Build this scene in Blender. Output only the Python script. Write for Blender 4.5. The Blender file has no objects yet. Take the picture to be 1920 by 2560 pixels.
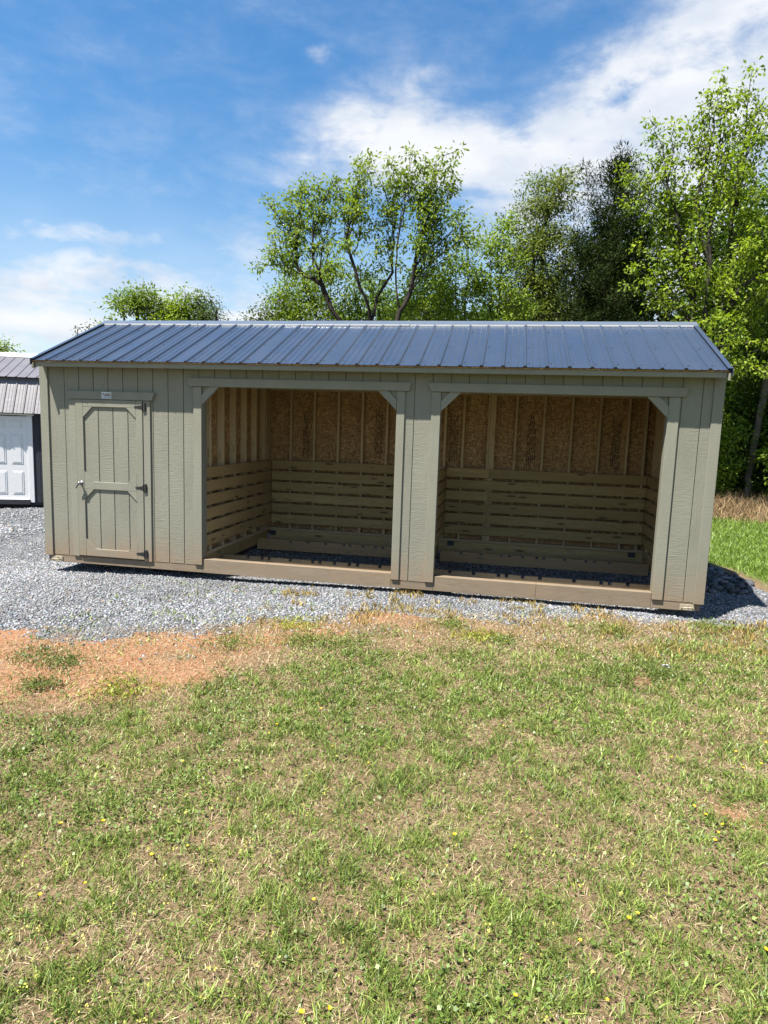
import bpy, math, random
import numpy as np
from mathutils import Matrix, Vector

random.seed(7)
rng = np.random.default_rng(11)
scene = bpy.context.scene
col = scene.collection

# ------------------------------------------------------------------ camera
def build_camera():
    f_px, pitch, yaw, roll = 1602.9, 0.1291, -0.1843, 0.0332
    cp, sp, cy, sy = math.cos(pitch), math.sin(pitch), math.cos(yaw), math.sin(yaw)
    fwd = Vector((sy*cp, cy*cp, -sp)); right = Vector((cy, -sy, 0)); up = right.cross(fwd)
    cr, sr = math.cos(roll), math.sin(roll)
    r2 = right*cr + up*sr; u2 = up*cr - right*sr
    m = Matrix.Identity(4)
    for i in range(3):
        m[i][0], m[i][1], m[i][2] = r2[i], u2[i], -fwd[i]
    m[0][3], m[1][3], m[2][3] = 5.7286, -7.3347, 1.8723
    cam = bpy.data.cameras.new('camera'); o = bpy.data.objects.new('camera', cam); col.objects.link(o)
    o.matrix_world = m
    cam.sensor_fit = 'HORIZONTAL'; cam.sensor_width = 36.0; cam.lens = 36.0*f_px/1920.0
    cam.clip_start = 0.05; cam.clip_end = 3000
    scene.camera = o
build_camera()

# ------------------------------------------------------------------ light, sky, exposure
SUN_DIR = Vector((-0.35, -0.36, 1.0)).normalized()      # towards the sun
sun_el = math.asin(SUN_DIR.z); sun_az = math.atan2(SUN_DIR.x, SUN_DIR.y)
sl = bpy.data.lights.new('sun', 'SUN'); sl.energy = 5.0; sl.angle = math.radians(0.53); sl.color = (1.0, 0.95, 0.87)
so = bpy.data.objects.new('sun', sl); col.objects.link(so)
so.rotation_euler = SUN_DIR.to_track_quat('Z', 'Y').to_euler(); so.location = (0, 0, 30)
scene.view_settings.view_transform = 'Standard'; scene.view_settings.look = 'None'
scene.view_settings.exposure = 1.5; scene.view_settings.gamma = 1.0
scene.view_settings.use_curve_mapping = False
scene.cycles.use_denoising = True
scene.cycles.max_bounces = 8; scene.cycles.diffuse_bounces = 5; scene.cycles.glossy_bounces = 3
scene.cycles.transmission_bounces = 4; scene.cycles.transparent_max_bounces = 8

class NT:
    """tiny helper around a node tree"""
    def __init__(s, nt): s.nt = nt
    def n(s, t, **kw):
        nd = s.nt.nodes.new(t)
        for k, v in kw.items():
            if k.startswith('i_'): s.set(nd.inputs[k[2:].replace('_', ' ')], v)
            else: setattr(nd, k, v)
        return nd
    def set(s, sock, v):
        if isinstance(v, bpy.types.NodeSocket): s.nt.links.new(v, sock)
        elif isinstance(v, bpy.types.Node): s.nt.links.new(v.outputs[0], sock)
        else:
            if isinstance(v, (tuple, list)) and len(v) == 3 and sock.type == 'RGBA': v = (*v, 1)
            sock.default_value = v
    def math(s, op, a, b=None, c=None, clamp=False):
        nd = s.nt.nodes.new('ShaderNodeMath'); nd.operation = op; nd.use_clamp = clamp
        for i, v in enumerate((a, b, c)):
            if v is not None: s.set(nd.inputs[i], v)
        return nd.outputs[0]
    def vec(s, op, a, b=None, out=0):
        nd = s.nt.nodes.new('ShaderNodeVectorMath'); nd.operation = op
        s.set(nd.inputs[0], a)
        if b is not None: s.set(nd.inputs[3 if op == 'SCALE' else 1], b)
        return nd.outputs['Value'] if op in ('DOT_PRODUCT', 'LENGTH') else nd.outputs[0]
    def mix(s, f, a, b, mode='MIX'):
        nd = s.nt.nodes.new('ShaderNodeMix'); nd.data_type = 'RGBA'; nd.blend_type = mode
        s.set(nd.inputs[0], f); s.set(nd.inputs[6], a); s.set(nd.inputs[7], b)
        return nd.outputs[2]
    def ramp(s, f, lo, hi, a=0.0, b=1.0, smooth=True):
        nd = s.nt.nodes.new('ShaderNodeMapRange'); nd.interpolation_type = 'SMOOTHSTEP' if smooth else 'LINEAR'
        s.set(nd.inputs[0], f)
        for i, v in enumerate((lo, hi, a, b)): s.set(nd.inputs[i+1], v)
        return nd.outputs[0]
    def noise(s, v, scale, detail=4, rough=0.55, dist=0.0):
        nd = s.nt.nodes.new('ShaderNodeTexNoise'); s.set(nd.inputs['Vector'], v)
        nd.inputs['Scale'].default_value = scale; nd.inputs['Detail'].default_value = detail
        nd.inputs['Roughness'].default_value = rough; nd.inputs['Distortion'].default_value = dist
        return nd
    def mapping(s, v, scale=(1, 1, 1), loc=(0, 0, 0), rot=(0, 0, 0)):
        nd = s.nt.nodes.new('ShaderNodeMapping'); s.set(nd.inputs[0], v)
        s.set(nd.inputs[1], loc); nd.inputs[2].default_value = rot; nd.inputs[3].default_value = scale
        return nd.outputs[0]

def build_world():
    w = bpy.data.worlds.new('World'); scene.world = w; w.use_nodes = True
    nt = w.node_tree; nt.nodes.clear(); k = NT(nt)
    STR = 0.05
    sky = k.n('ShaderNodeTexSky', sky_type='NISHITA', sun_disc=False)
    sky.sun_elevation = sun_el; sky.sun_rotation = sun_az
    sky.altitude = 200; sky.air_density = 1.25; sky.dust_density = 0.3; sky.ozone_density = 2.0
    tc = k.n('ShaderNodeTexCoord'); d = k.vec('NORMALIZE', tc.outputs['Generated'])
    sp = k.n('ShaderNodeSeparateXYZ'); k.set(sp.inputs[0], d)
    az = k.math('MULTIPLY', k.math('ARCTAN2', sp.outputs[0], sp.outputs[1]), 57.2958)
    el = k.math('MULTIPLY', k.math('ARCSINE', sp.outputs[2]), 57.2958)
    warp = k.noise(k.vec('MULTIPLY', d, (7, 7, 11)), 1.0, 5, 0.6)
    wv = k.vec('SCALE', k.vec('SUBTRACT', warp.outputs['Color'], (0.5, 0.5, 0.5)), 9.0)
    cb = k.n('ShaderNodeCombineXYZ'); k.set(cb.inputs[0], az); k.set(cb.inputs[1], el)
    ae = k.vec('ADD', cb.outputs[0], k.vec('MULTIPLY', wv, (1.0, 0.45, 0)))
    # cloud banks (azimuth, elevation, half width, half height, weight)
    banks = [(-11, 22.6, 7.0, 3.6, 0.9), (-3, 21.6, 8, 3.2, 1.05), (5.5, 22.0, 8, 3.4, 1.1), (13, 23.5, 8, 5.5, 1.1), (21, 27, 9, 9, 1.2),
             (7.5, 26.2, 5.0, 2.6, 0.95), (14, 28.2, 4, 2.6, 0.75), (-9.5, 26.0, 5, 1.9, 0.55), (-17.1, 27.8, 1.4, 0.8, 0.5), (-4, 18.6, 10, 2.2, 0.5), (4, 17.5, 14, 4, 0.62), (17.5, 32, 3.4, 6, 0.9),
             (-37, 13.8, 8, 1.3, 0.55), (-34, 11.6, 9, 0.9, 0.5), (-32, 9.6, 15, 2.9, 0.72), (-24, 9.4, 10, 2.8, 0.68), (-45, 6.0, 24, 4, 0.8), (-22, 14, 6, 5, 0.34),
             (-17, 20.5, 3.0, 5, 0.42), (14, 13, 18, 8, 0.7), (-42, 22, 7, 6, 0.22),
             (62, 30, 24, 9, 0.9), (100, 18, 30, 6, 0.8), (150, 34, 30, 10, 0.8), (-100, 24, 28, 7, 0.8), (-150, 16, 24, 6, 0.8), (-70, 44, 16, 6, 0.6)]
    m = None
    for (a0, e0, ra, re, wt) in banks:
        q = k.vec('MULTIPLY', k.vec('SUBTRACT', ae, (a0, e0, 0)), (1/ra, 1/re, 0))
        g = k.math('MULTIPLY', k.math('EXPONENT', k.math('MULTIPLY', k.vec('DOT_PRODUCT', q, q), -1.0)), wt)
        m = g if m is None else k.math('SMOOTH_MAX', m, g, 0.25)
    fb = k.noise(k.vec('MULTIPLY', d, (9, 9, 22)), 1.0, 8, 0.6, 0.3).outputs[0]
    fine = k.noise(k.vec('MULTIPLY', d, (26, 26, 60)), 1.0, 6, 0.6, 0.2).outputs[0]
    dens = k.math('MULTIPLY', m, k.math('ADD', 1.0, k.math('MULTIPLY', k.math('SUBTRACT', fb, 0.5), 2.6)))
    dens = k.math('MULTIPLY', dens, k.math('ADD', 1.0, k.math('MULTIPLY', k.math('SUBTRACT', fine, 0.5), 0.8)))
    thick = k.ramp(dens, 0.06, 0.85)
    streak = k.noise(k.mapping(d, (5, 14, 34), rot=(0, 0.25, 0.5)), 1.0, 6, 0.6, 0.5).outputs[0]
    veil = k.math('MULTIPLY', k.ramp(streak, 0.5, 0.85), 0.10)
    low = k.ramp(el, 22, 3, 0.0, 0.5)
    tot = k.math('MAXIMUM', k.math('MAXIMUM', k.math('MULTIPLY', thick, 0.97), veil), low)
    shade = k.ramp(k.noise(k.vec('MULTIPLY', d, (8, 8, 20)), 1.0, 5, 0.5).outputs[0], 0.3, 0.7, 0.0, 1.0)
    cc = k.mix(shade, (5.2, 5.7, 6.5), (7.0, 7.1, 7.3))
    hs = k.n('ShaderNodeHueSaturation'); hs.inputs['Saturation'].default_value = 1.34; hs.inputs['Value'].default_value = 1.22; k.set(hs.inputs['Color'], sky.outputs[0])
    c = k.mix(tot, hs.outputs[0], cc)
    bg = k.n('ShaderNodeBackground'); k.set(bg.inputs[0], c); bg.inputs[1].default_value = STR
    out = k.n('ShaderNodeOutputWorld'); nt.links.new(bg.outputs[0], out.inputs[0])
    w.cycles.sampling_method = 'MANUAL'; w.cycles.sample_map_resolution = 1024
build_world()

# ------------------------------------------------------------------ helpers: objects and meshes
def tag(o, label=None, cat=None, group=None, kind=None):
    if label: o['label'] = label
    if cat: o['category'] = cat
    if group: o['group'] = group
    if kind: o['kind'] = kind
    return o
def link(o, parent=None):
    col.objects.link(o)
    if parent is not None:
        o.parent = parent
    return o
def root(name, label, cat, loc=(0, 0, 0), rz=0.0, group=None):
    o = bpy.data.objects.new(name, None); o.empty_display_size = 0.2
    col.objects.link(o); o.location = loc; o.rotation_euler = (0, 0, rz)
    return tag(o, label, cat, group)

class MB:
    def __init__(s): s.v = []; s.f = []
    def add(s, vs, fs):
        b = len(s.v); s.v += [tuple(p) for p in vs]; s.f += [tuple(i+b for i in f) for f in fs]; return s
    def box(s, x0, x1, y0, y1, z0, z1, c=0.0):
        if c <= 0:
            vs = [(x, y, z) for z in (z0, z1) for y in (y0, y1) for x in (x0, x1)]
            fs = [(0, 2, 3, 1), (4, 5, 7, 6), (0, 1, 5, 4), (2, 6, 7, 3), (0, 4, 6, 2), (1, 3, 7, 5)]
            return s.add(vs, fs)
        X, Y, Z = (x0, x1), (y0, y1), (z0, z1); vs = []; idx = {}
        for i in (0, 1):
            for j in (0, 1):
                for q in (0, 1):
                    ex, ey, ez = X[i], Y[j], Z[q]; ix = ex+(c if i == 0 else -c); iy = ey+(c if j == 0 else -c); iz = ez+(c if q == 0 else -c)
                    for a, p in enumerate(((ex, iy, iz), (ix, ey, iz), (ix, iy, ez))):
                        idx[(i, j, q, a)] = len(vs); vs.append(p)
        fs = []
        for a in range(3):
            for sgn in (0, 1):
                cs = []
                for (u, v) in ((0, 0), (1, 0), (1, 1), (0, 1)):
                    k = [0, 0, 0]; k[a] = sgn; k[(a+1) % 3] = u; k[(a+2) % 3] = v; cs.append(idx[(*k, a)])
                fs.append(tuple(cs) if sgn else tuple(cs[::-1]))
        for a in range(3):
            b1, b2 = (a+1) % 3, (a+2) % 3
            for s1 in (0, 1):
                for s2 in (0, 1):
                    k0 = [0, 0, 0]; k1 = [0, 0, 0]; k0[a] = 0; k1[a] = 1
                    k0[b1] = k1[b1] = s1; k0[b2] = k1[b2] = s2
                    f = (idx[(*k0, b1)], idx[(*k1, b1)], idx[(*k1, b2)], idx[(*k0, b2)])
                    fs.append(f if (s1 == s2) else f[::-1])
        for i in (0, 1):
            for j in (0, 1):
                for q in (0, 1):
                    f = (idx[(i, j, q, 0)], idx[(i, j, q, 1)], idx[(i, j, q, 2)])
                    fs.append(f if (i+j+q) % 2 == 1 else f[::-1])
        return s.add(vs, fs)
    def prism(s, poly, y0, y1):           # polygon in XZ extruded along Y
        n = len(poly)
        vs = [(x, y0, z) for x, z in poly]+[(x, y1, z) for x, z in poly]
        ar = sum(poly[i][0]*poly[(i+1) % n][1]-poly[(i+1) % n][0]*poly[i][1] for i in range(n))
        fr = tuple(range(n)); bk = tuple(range(n, 2*n))[::-1]
        fs = [fr, bk]+[(i, i+n, (i+1) % n+n, (i+1) % n) for i in range(n)]
        if ar < 0: fs = [f[::-1] for f in fs]
        return s.add(vs, fs)
    def prism_x(s, poly, x0, x1):         # polygon in YZ extruded along X
        n = len(poly)
        vs = [(x0, y, z) for y, z in poly]+[(x1, y, z) for y, z in poly]
        ar = sum(poly[i][0]*poly[(i+1) % n][1]-poly[(i+1) % n][0]*poly[i][1] for i in range(n))
        fs = [tuple(range(n))[::-1], tuple(range(n, 2*n))]+[(i, (i+1) % n, (i+1) % n+n, i+n) for i in range(n)]
        if ar < 0: fs = [f[::-1] for f in fs]
        return s.add(vs, fs)
    def tube(s, pts, r, n=8):
        pts = [Vector(p) for p in pts]; rings = []
        for i, p in enumerate(pts):
            t = (pts[min(i+1, len(pts)-1)]-pts[max(i-1, 0)]).normalized()
            a = t.cross(Vector((0.3, 0.2, 1)) if abs(t.z) < 0.9 else Vector((1, 0, 0))).normalized(); b = t.cross(a)
            rr = r[i] if isinstance(r, (list, tuple)) else r
            rings.append([p+a*rr*math.cos(q*2*math.pi/n)+b*rr*math.sin(q*2*math.pi/n) for q in range(n)])
        vs = [v for R in rings for v in R]; fs = []
        for i in range(len(pts)-1):
            for q in range(n):
                fs.append((i*n+q, i*n+(q+1) % n, (i+1)*n+(q+1) % n, (i+1)*n+q))
        fs.append(tuple(range(n))[::-1]); fs.append(tuple((len(pts)-1)*n+q for q in range(n)))
        return s.add(vs, fs)
    def build(s, name, material, parent=None, smooth=False):
        me = bpy.data.meshes.new(name); me.from_pydata(s.v, [], s.f); me.update()
        me.materials.append(material)
        if smooth: me.polygons.foreach_set('use_smooth', [True]*len(me.polygons))
        o = bpy.data.objects.new(name, me); link(o, parent)
        if parent is not None:                   # built in the root's own axes, world position kept by the caller
            off = parent.get('_off')
            if off is not None: o.matrix_parent_inverse = Matrix.Translation(-Vector(off))
        return o

def np_mesh(name, verts, loops, totals, colors, material, parent=None, smooth=False):
    me = bpy.data.meshes.new(name)
    verts = np.ascontiguousarray(verts, dtype=np.float32).reshape(-1, 3)
    loops = np.ascontiguousarray(loops, dtype=np.int32).ravel(); totals = np.ascontiguousarray(totals, dtype=np.int32).ravel()
    me.vertices.add(len(verts)); me.vertices.foreach_set('co', verts.ravel())
    me.loops.add(len(loops)); me.loops.foreach_set('vertex_index', loops)
    me.polygons.add(len(totals)); st = np.zeros(len(totals), np.int32); st[1:] = np.cumsum(totals)[:-1]
    me.polygons.foreach_set('loop_start', st)
    try: me.polygons.foreach_set('loop_total', totals)
    except Exception: pass
    me.update(calc_edges=True)
    if colors is not None:
        a = me.color_attributes.new('Col', 'FLOAT_COLOR', 'POINT')
        c4 = np.ones((len(verts), 4), np.float32); c4[:, :3] = colors
        a.data.foreach_set('color', c4.ravel())
    if smooth: me.polygons.foreach_set('use_smooth', np.ones(len(totals), dtype=bool))
    me.materials.append(material)
    o = bpy.data.objects.new(name, me); link(o, parent)
    return o

# value noise in numpy, for scattering
_tab = rng.random((256, 256)).astype(np.float32)
def vnoise(x, y):
    xi = np.floor(x).astype(int); yi = np.floor(y).astype(int); fx = x-xi; fy = y-yi
    fx = fx*fx*(3-2*fx); fy = fy*fy*(3-2*fy)
    g = lambda a, b: _tab[a & 255, b & 255]
    return (g(xi, yi)*(1-fx)+g(xi+1, yi)*fx)*(1-fy)+(g(xi, yi+1)*(1-fx)+g(xi+1, yi+1)*fx)*fy
def fbm(x, y, s, o=4, seed=0.0):
    t = 0; a = 0.5; n = 0
    for i in range(o):
        t = t+a*vnoise(x*s+seed+17.3*i, y*s+seed*1.7+9.1*i); n += a; a *= 0.5; s *= 2.03
    return t/n
def sstep(a, b, x):
    t = np.clip((x-a)/(b-a), 0, 1); return t*t*(3-2*t)

# ------------------------------------------------------------------ materials
def new_mat(name):
    m = bpy.data.materials.new(name); m.use_nodes = True; nt = m.node_tree; nt.nodes.clear(); k = NT(nt)
    b = k.n('ShaderNodeBsdfPrincipled'); o = k.n('ShaderNodeOutputMaterial'); nt.links.new(b.outputs[0], o.inputs[0])
    return m, k, b, o
def bump(k, b, h, strength=0.3, dist=0.01):
    nd = k.n('ShaderNodeBump'); nd.inputs['Strength'].default_value = strength; nd.inputs['Distance'].default_value = dist
    k.set(nd.inputs['Height'], h); k.set(b.inputs['Normal'], nd.outputs[0])
def obj_coord(k, jitter=0.0):
    tc = k.n('ShaderNodeTexCoord'); v = tc.outputs['Object']
    if jitter:
        oi = k.n('ShaderNodeObjectInfo'); cb = k.n('ShaderNodeCombineXYZ')
        for i, s in enumerate((37.0, 53.0, 71.0)): k.set(cb.inputs[i], k.math('MULTIPLY', oi.outputs['Random'], s*jitter))
        v = k.vec('ADD', v, cb.outputs[0])
    return v

ALB = 0.60          # scene-wide albedo level, paired with the exposure above
def base_color(k, b, c):
    k.set(b.inputs['Base Color'], k.mix(1.0, c, (ALB, ALB, ALB), 'MULTIPLY'))

def siding_material(name, base, dust=True, strength=0.5):
    m, k, b, o = new_mat(name)
    raw = obj_coord(k); v = obj_coord(k, 1.0)
    oi = k.n('ShaderNodeObjectInfo')
    n1 = k.noise(k.mapping(v, (2.0, 2.0, 0.8)), 1.5, 4).outputs[0]
    c = k.mix(k.ramp(n1, 0.3, 0.7), tuple(x*0.93 for x in base), tuple(x*1.06 for x in base))
    c = k.mix(k.math('MULTIPLY', oi.outputs['Random'], 0.10), c, tuple(x*0.8 for x in base))
    spots = k.noise(v, 60, 3, 0.7).outputs[0]
    c = k.mix(k.ramp(spots, 0.62, 0.75, 0, 0.16), c, tuple(x*0.55 for x in base))
    if dust:
        s = k.n('ShaderNodeSeparateXYZ'); k.set(s.inputs[0], raw)
        nz = k.noise(k.mapping(raw, (3.0, 3.0, 1.2)), 1.6, 5, 0.6).outputs[0]
        h = k.math('ADD', s.outputs[2], k.math('MULTIPLY', k.math('SUBTRACT', nz, 0.5), 0.55))
        f = k.math('MULTIPLY', k.math('POWER', k.ramp(h, 0.62, 0.0, smooth=False), 1.7), 0.85)
        c = k.mix(f, c, (0.37, 0.245, 0.145))
    base_color(k, b, c); b.inputs['Roughness'].default_value = 0.62
    b.inputs['Specular IOR Level'].default_value = 0.35
    ripple = k.noise(k.mapping(v, (9, 9, 75)), 1.0, 4, 0.6, 0.8).outputs[0]
    swirl = k.noise(k.mapping(v, (60, 60, 9)), 1.0, 4, 0.6, 1.4).outputs[0]
    sel = k.ramp(k.noise(k.mapping(v, (6, 6, 1.6)), 1.0, 2).outputs[0], 0.25, 0.75)
    nd = k.n('ShaderNodeMix'); k.set(nd.inputs[0], sel); k.set(nd.inputs[2], ripple); k.set(nd.inputs[3], swirl)
    bump(k, b, nd.outputs[0], strength, 0.012)
    return m

def wood_material(name, axis, c1, c2, knot=0.8, rough=0.75, dust=0.0):
    m, k, b, o = new_mat(name); v = obj_coord(k, 1.0); oi = k.n('ShaderNodeObjectInfo')
    along = {'x': (1.2, 14, 14), 'z': (14, 14, 1.2), 'y': (14, 1.2, 14)}[axis]
    kn = {'x': (2.2, 9, 9), 'z': (9, 9, 2.2), 'y': (9, 2.2, 9)}[axis]
    g = k.noise(k.mapping(v, along), 1.0, 5, 0.6, 1.2).outputs[0]
    rings = k.math('FRACT', k.math('MULTIPLY', g, 9.0)); rings = k.math('ABSOLUTE', k.math('SUBTRACT', rings, 0.5))
    f = k.math('ADD', k.math('MULTIPLY', g, 0.7), k.math('MULTIPLY', rings, 0.5))
    c = k.mix(k.ramp(f, 0.25, 0.85), c1, c2)
    c = k.mix(k.math('MULTIPLY', oi.outputs['Random'], 0.6), c, tuple(x*0.62 for x in c1))
    vo = k.n('ShaderNodeTexVoronoi'); k.set(vo.inputs['Vector'], k.mapping(v, kn)); vo.inputs['Scale'].default_value = 1.0
    kk = k.ramp(vo.outputs['Distance'], 0.10, 0.2, knot, 0.0)
    c = k.mix(kk, c, tuple(x*0.25 for x in c1))
    if dust:
        n = k.noise(obj_coord(k), 3.0, 5, 0.6).outputs[0]
        c = k.mix(k.ramp(n, 0.3, 0.75, dust*0.5, dust), c, (0.38, 0.265, 0.165))
    base_color(k, b, c); b.inputs['Roughness'].default_value = rough; b.inputs['Specular IOR Level'].default_value = 0.25
    bump(k, b, f, 0.25, 0.004)
    return m

def osb_material():
    m, k, b, o = new_mat('oriented_strand_board'); v = obj_coord(k)
    w = k.vec('ADD', v, k.vec('SCALE', k.vec('SUBTRACT', k.noise(v, 5, 3).outputs['Color'], (0.5, 0.5, 0.5)), 0.07))
    cs = []
    for i, (sc, ro) in enumerate([((20, 20, 75), 0.6), ((80, 80, 18), -0.4), ((30, 30, 30), 0.9)]):
        vo = k.n('ShaderNodeTexVoronoi'); k.set(vo.inputs['Vector'], k.mapping(w, sc, rot=(0.2, ro, 0))); vo.inputs['Scale'].default_value = 1.0
        cs.append(vo)
    f1 = k.n('ShaderNodeSeparateColor'); k.set(f1.inputs[0], cs[0].outputs['Color'])
    f2 = k.n('ShaderNodeSeparateColor'); k.set(f2.inputs[0], cs[1].outputs['Color'])
    sel = k.ramp(k.noise(v, 26, 3).outputs[0], 0.42, 0.58)
    nd = k.n('ShaderNodeMix'); k.set(nd.inputs[0], sel); k.set(nd.inputs[2], f1.outputs[0]); k.set(nd.inputs[3], f2.outputs[0])
    c = k.mix(k.math('POWER', nd.outputs[0], 1.6), (0.30, 0.155, 0.06), (0.98, 0.64, 0.30))
    big = k.noise(v, 2.2, 4).outputs[0]
    c = k.mix(k.ramp(big, 0.35, 0.7, 0.0, 0.35), c, (0.36, 0.20, 0.09))
    base_color(k, b, c); b.inputs['Roughness'].default_value = 0.7
    bump(k, b, nd.outputs[0], 0.25, 0.003)
    return m

def metal_material(name, base, rough=0.32, metallic=0.0, spec=0.6, coat=0.0, dirt=0.15):
    m, k, b, o = new_mat(name); v = obj_coord(k, 0.3)
    n = k.noise(k.mapping(v, (6, 1.2, 1.2)), 1.0, 4).outputs[0]
    c = k.mix(k.ramp(n, 0.3, 0.75, 0, dirt), base, tuple(min(1, x*1.8+0.03) for x in base))
    base_color(k, b, c); b.inputs['Metallic'].default_value = metallic
    k.set(b.inputs['Roughness'], k.ramp(k.noise(v, 3, 3).outputs[0], 0.3, 0.7, rough*0.85, rough*1.15))
    b.inputs['Specular IOR Level'].default_value = spec; b.inputs['Coat Weight'].default_value = coat; b.inputs['Coat Roughness'].default_value = 0.2
    dent = k.noise(k.mapping(v, (1.5, 3, 3)), 1.0, 2).outputs[0]
    bump(k, b, dent, 0.32, 0.02)
    return m

def plain_material(name, base, rough=0.6, metallic=0.0, var=0.12, scale=12):
    m, k, b, o = new_mat(name); v = obj_coord(k)
    n = k.noise(v, scale, 4).outputs[0]
    base_color(k, b, k.mix(k.ramp(n, 0.3, 0.7), tuple(x*(1-var) for x in base), tuple(min(1, x*(1+var)) for x in base)))
    b.inputs['Roughness'].default_value = rough; b.inputs['Metallic'].default_value = metallic
    return m

def attr_material(name, rough=0.7, transl=0.0, spec=0.3, tint=(1, 1, 1), bumpy=0.0):
    m, k, b, o = new_mat(name)
    at = k.n('ShaderNodeAttribute', attribute_name='Col')
    c = k.mix(1.0, at.outputs['Color'], tint, 'MULTIPLY')
    if bumpy:
        n = k.noise(obj_coord(k), bumpy, 4, 0.7).outputs[0]
        c = k.mix(k.ramp(n, 0.3, 0.75, 0.0, 0.5), c, k.mix(1.0, c, (0.55, 0.55, 0.55), 'MULTIPLY'))
        bump(k, b, n, 0.4, 0.01)
    base_color(k, b, c); b.inputs['Roughness'].default_value = rough; b.inputs['Specular IOR Level'].default_value = spec
    if transl:
        t = k.n('ShaderNodeBsdfTranslucent'); k.set(t.inputs[0], k.mix(1.0, c, (1.15*ALB, 1.2*ALB, 0.55*ALB), 'MULTIPLY'))
        mx = k.n('ShaderNodeMixShader'); mx.inputs[0].default_value = transl
        k.nt.links.new(b.outputs[0], mx.inputs[1]); k.nt.links.new(t.outputs[0], mx.inputs[2]); k.nt.links.new(mx.outputs[0], o.inputs[0])
    return m

SIDE = (0.308, 0.303, 0.240)
M = {}
M['siding'] = siding_material('painted_siding', SIDE)
M['trim'] = siding_material('painted_trim', tuple(x*1.02 for x in SIDE), strength=0.28)
M['rim'] = wood_material('dusty_painted_rim', 'x', (0.22, 0.185, 0.135), (0.37, 0.325, 0.25), 0.3, 0.7, dust=0.6)
M['treated_x'] = wood_material('treated_lumber_x', 'x', (0.60, 0.43, 0.19), (0.92, 0.71, 0.37))
M['treated_y'] = wood_material('treated_lumber_y', 'y', (0.66, 0.45, 0.20), (0.93, 0.68, 0.35))
M['stud_z'] = wood_material('pine_stud', 'z', (0.82, 0.61, 0.36), (0.95, 0.76, 0.49), 0.35)
M['stud_x'] = wood_material('pine_plate', 'x', (0.82, 0.61, 0.36), (0.95, 0.76, 0.49), 0.3)
M['runner'] = wood_material('runner_lumber', 'x', (0.62, 0.40, 0.20), (0.80, 0.55, 0.30), 0.4)
M['osb'] = osb_material()
M['roof'] = metal_material('blue_grey_roof_steel', (0.044, 0.062, 0.100), 0.30, 0.0, 0.65, 0.16, 0.10)
M['cap'] = metal_material('ridge_cap_steel', (0.30, 0.34, 0.40), 0.25, 0.5, 0.7, 0.2, 0.05)  # lighter than the sheets: sky reflection is put into the colour
M['galv'] = metal_material('sunlit_hem_steel', (0.80, 0.81, 0.83), 0.35, 0.3, 0.6, 0.0, 0.05)  # near-white colour carries the sunlit glint on the galvanised lip
M['black'] = plain_material('black_iron', (0.006, 0.006, 0.007), 0.65)
M['zinc'] = plain_material('zinc_hardware', (0.42, 0.42, 0.44), 0.35, 0.9)
M['bracket'] = plain_material('blue_coated_bracket', (0.06, 0.07, 0.085), 0.5)
M['print'] = plain_material('black_stamp_ink', (0.012, 0.010, 0.009), 0.8)
M['screw'] = plain_material('screw_head', (0.03, 0.035, 0.05), 0.5)
M['cleat'] = plain_material('painted_cleat', (0.46, 0.40, 0.28), 0.6)
M['sticker'] = plain_material('white_sticker', (0.72, 0.75, 0.78), 0.4)
M['sticker_tan'] = plain_material('sticker_tan', (0.30, 0.27, 0.17), 0.4)
M['sticker_navy'] = plain_material('sticker_navy', (0.03, 0.05, 0.10), 0.4)
M['sticker_blue'] = plain_material('sticker_pale_blue', (0.40, 0.52, 0.66), 0.4)
M['leaf'] = attr_material('leaf', 0.55, 0.42, 0.3)
M['needle'] = attr_material('cedar_spray', 0.95, 0.12, 0.02)
M['bark'] = attr_material('bark', 0.95, 0.0, 0.1, bumpy=9.0)
M['grass'] = attr_material('grass', 0.45, 0.25, 0.4)
M['straw'] = attr_material('straw', 0.8, 0.15, 0.15)
M['stone'] = attr_material('crushed_stone', 0.85, 0.0, 0.25, bumpy=60.0)
M['petal'] = plain_material('yellow_petal', (0.85, 0.60, 0.01), 0.5)
M['paper'] = plain_material('white_paper', (0.85, 0.85, 0.83), 0.8)
M['charcoal'] = siding_material('charcoal_siding', (0.032, 0.036, 0.046), dust=False)
M['grey_roof'] = metal_material('grey_roof_steel', (0.20, 0.19, 0.205), 0.42, 0.0, 0.5, 0.1, 0.1)
M['white'] = plain_material('white_paint', (0.97, 0.98, 1.0), 0.45, 0.0, 0.03)
M['skid'] = plain_material('gap_shade_skid', (0.02, 0.02, 0.022), 0.8)  # near-black colour stands in for the shadow in the gap under the barn

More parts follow.
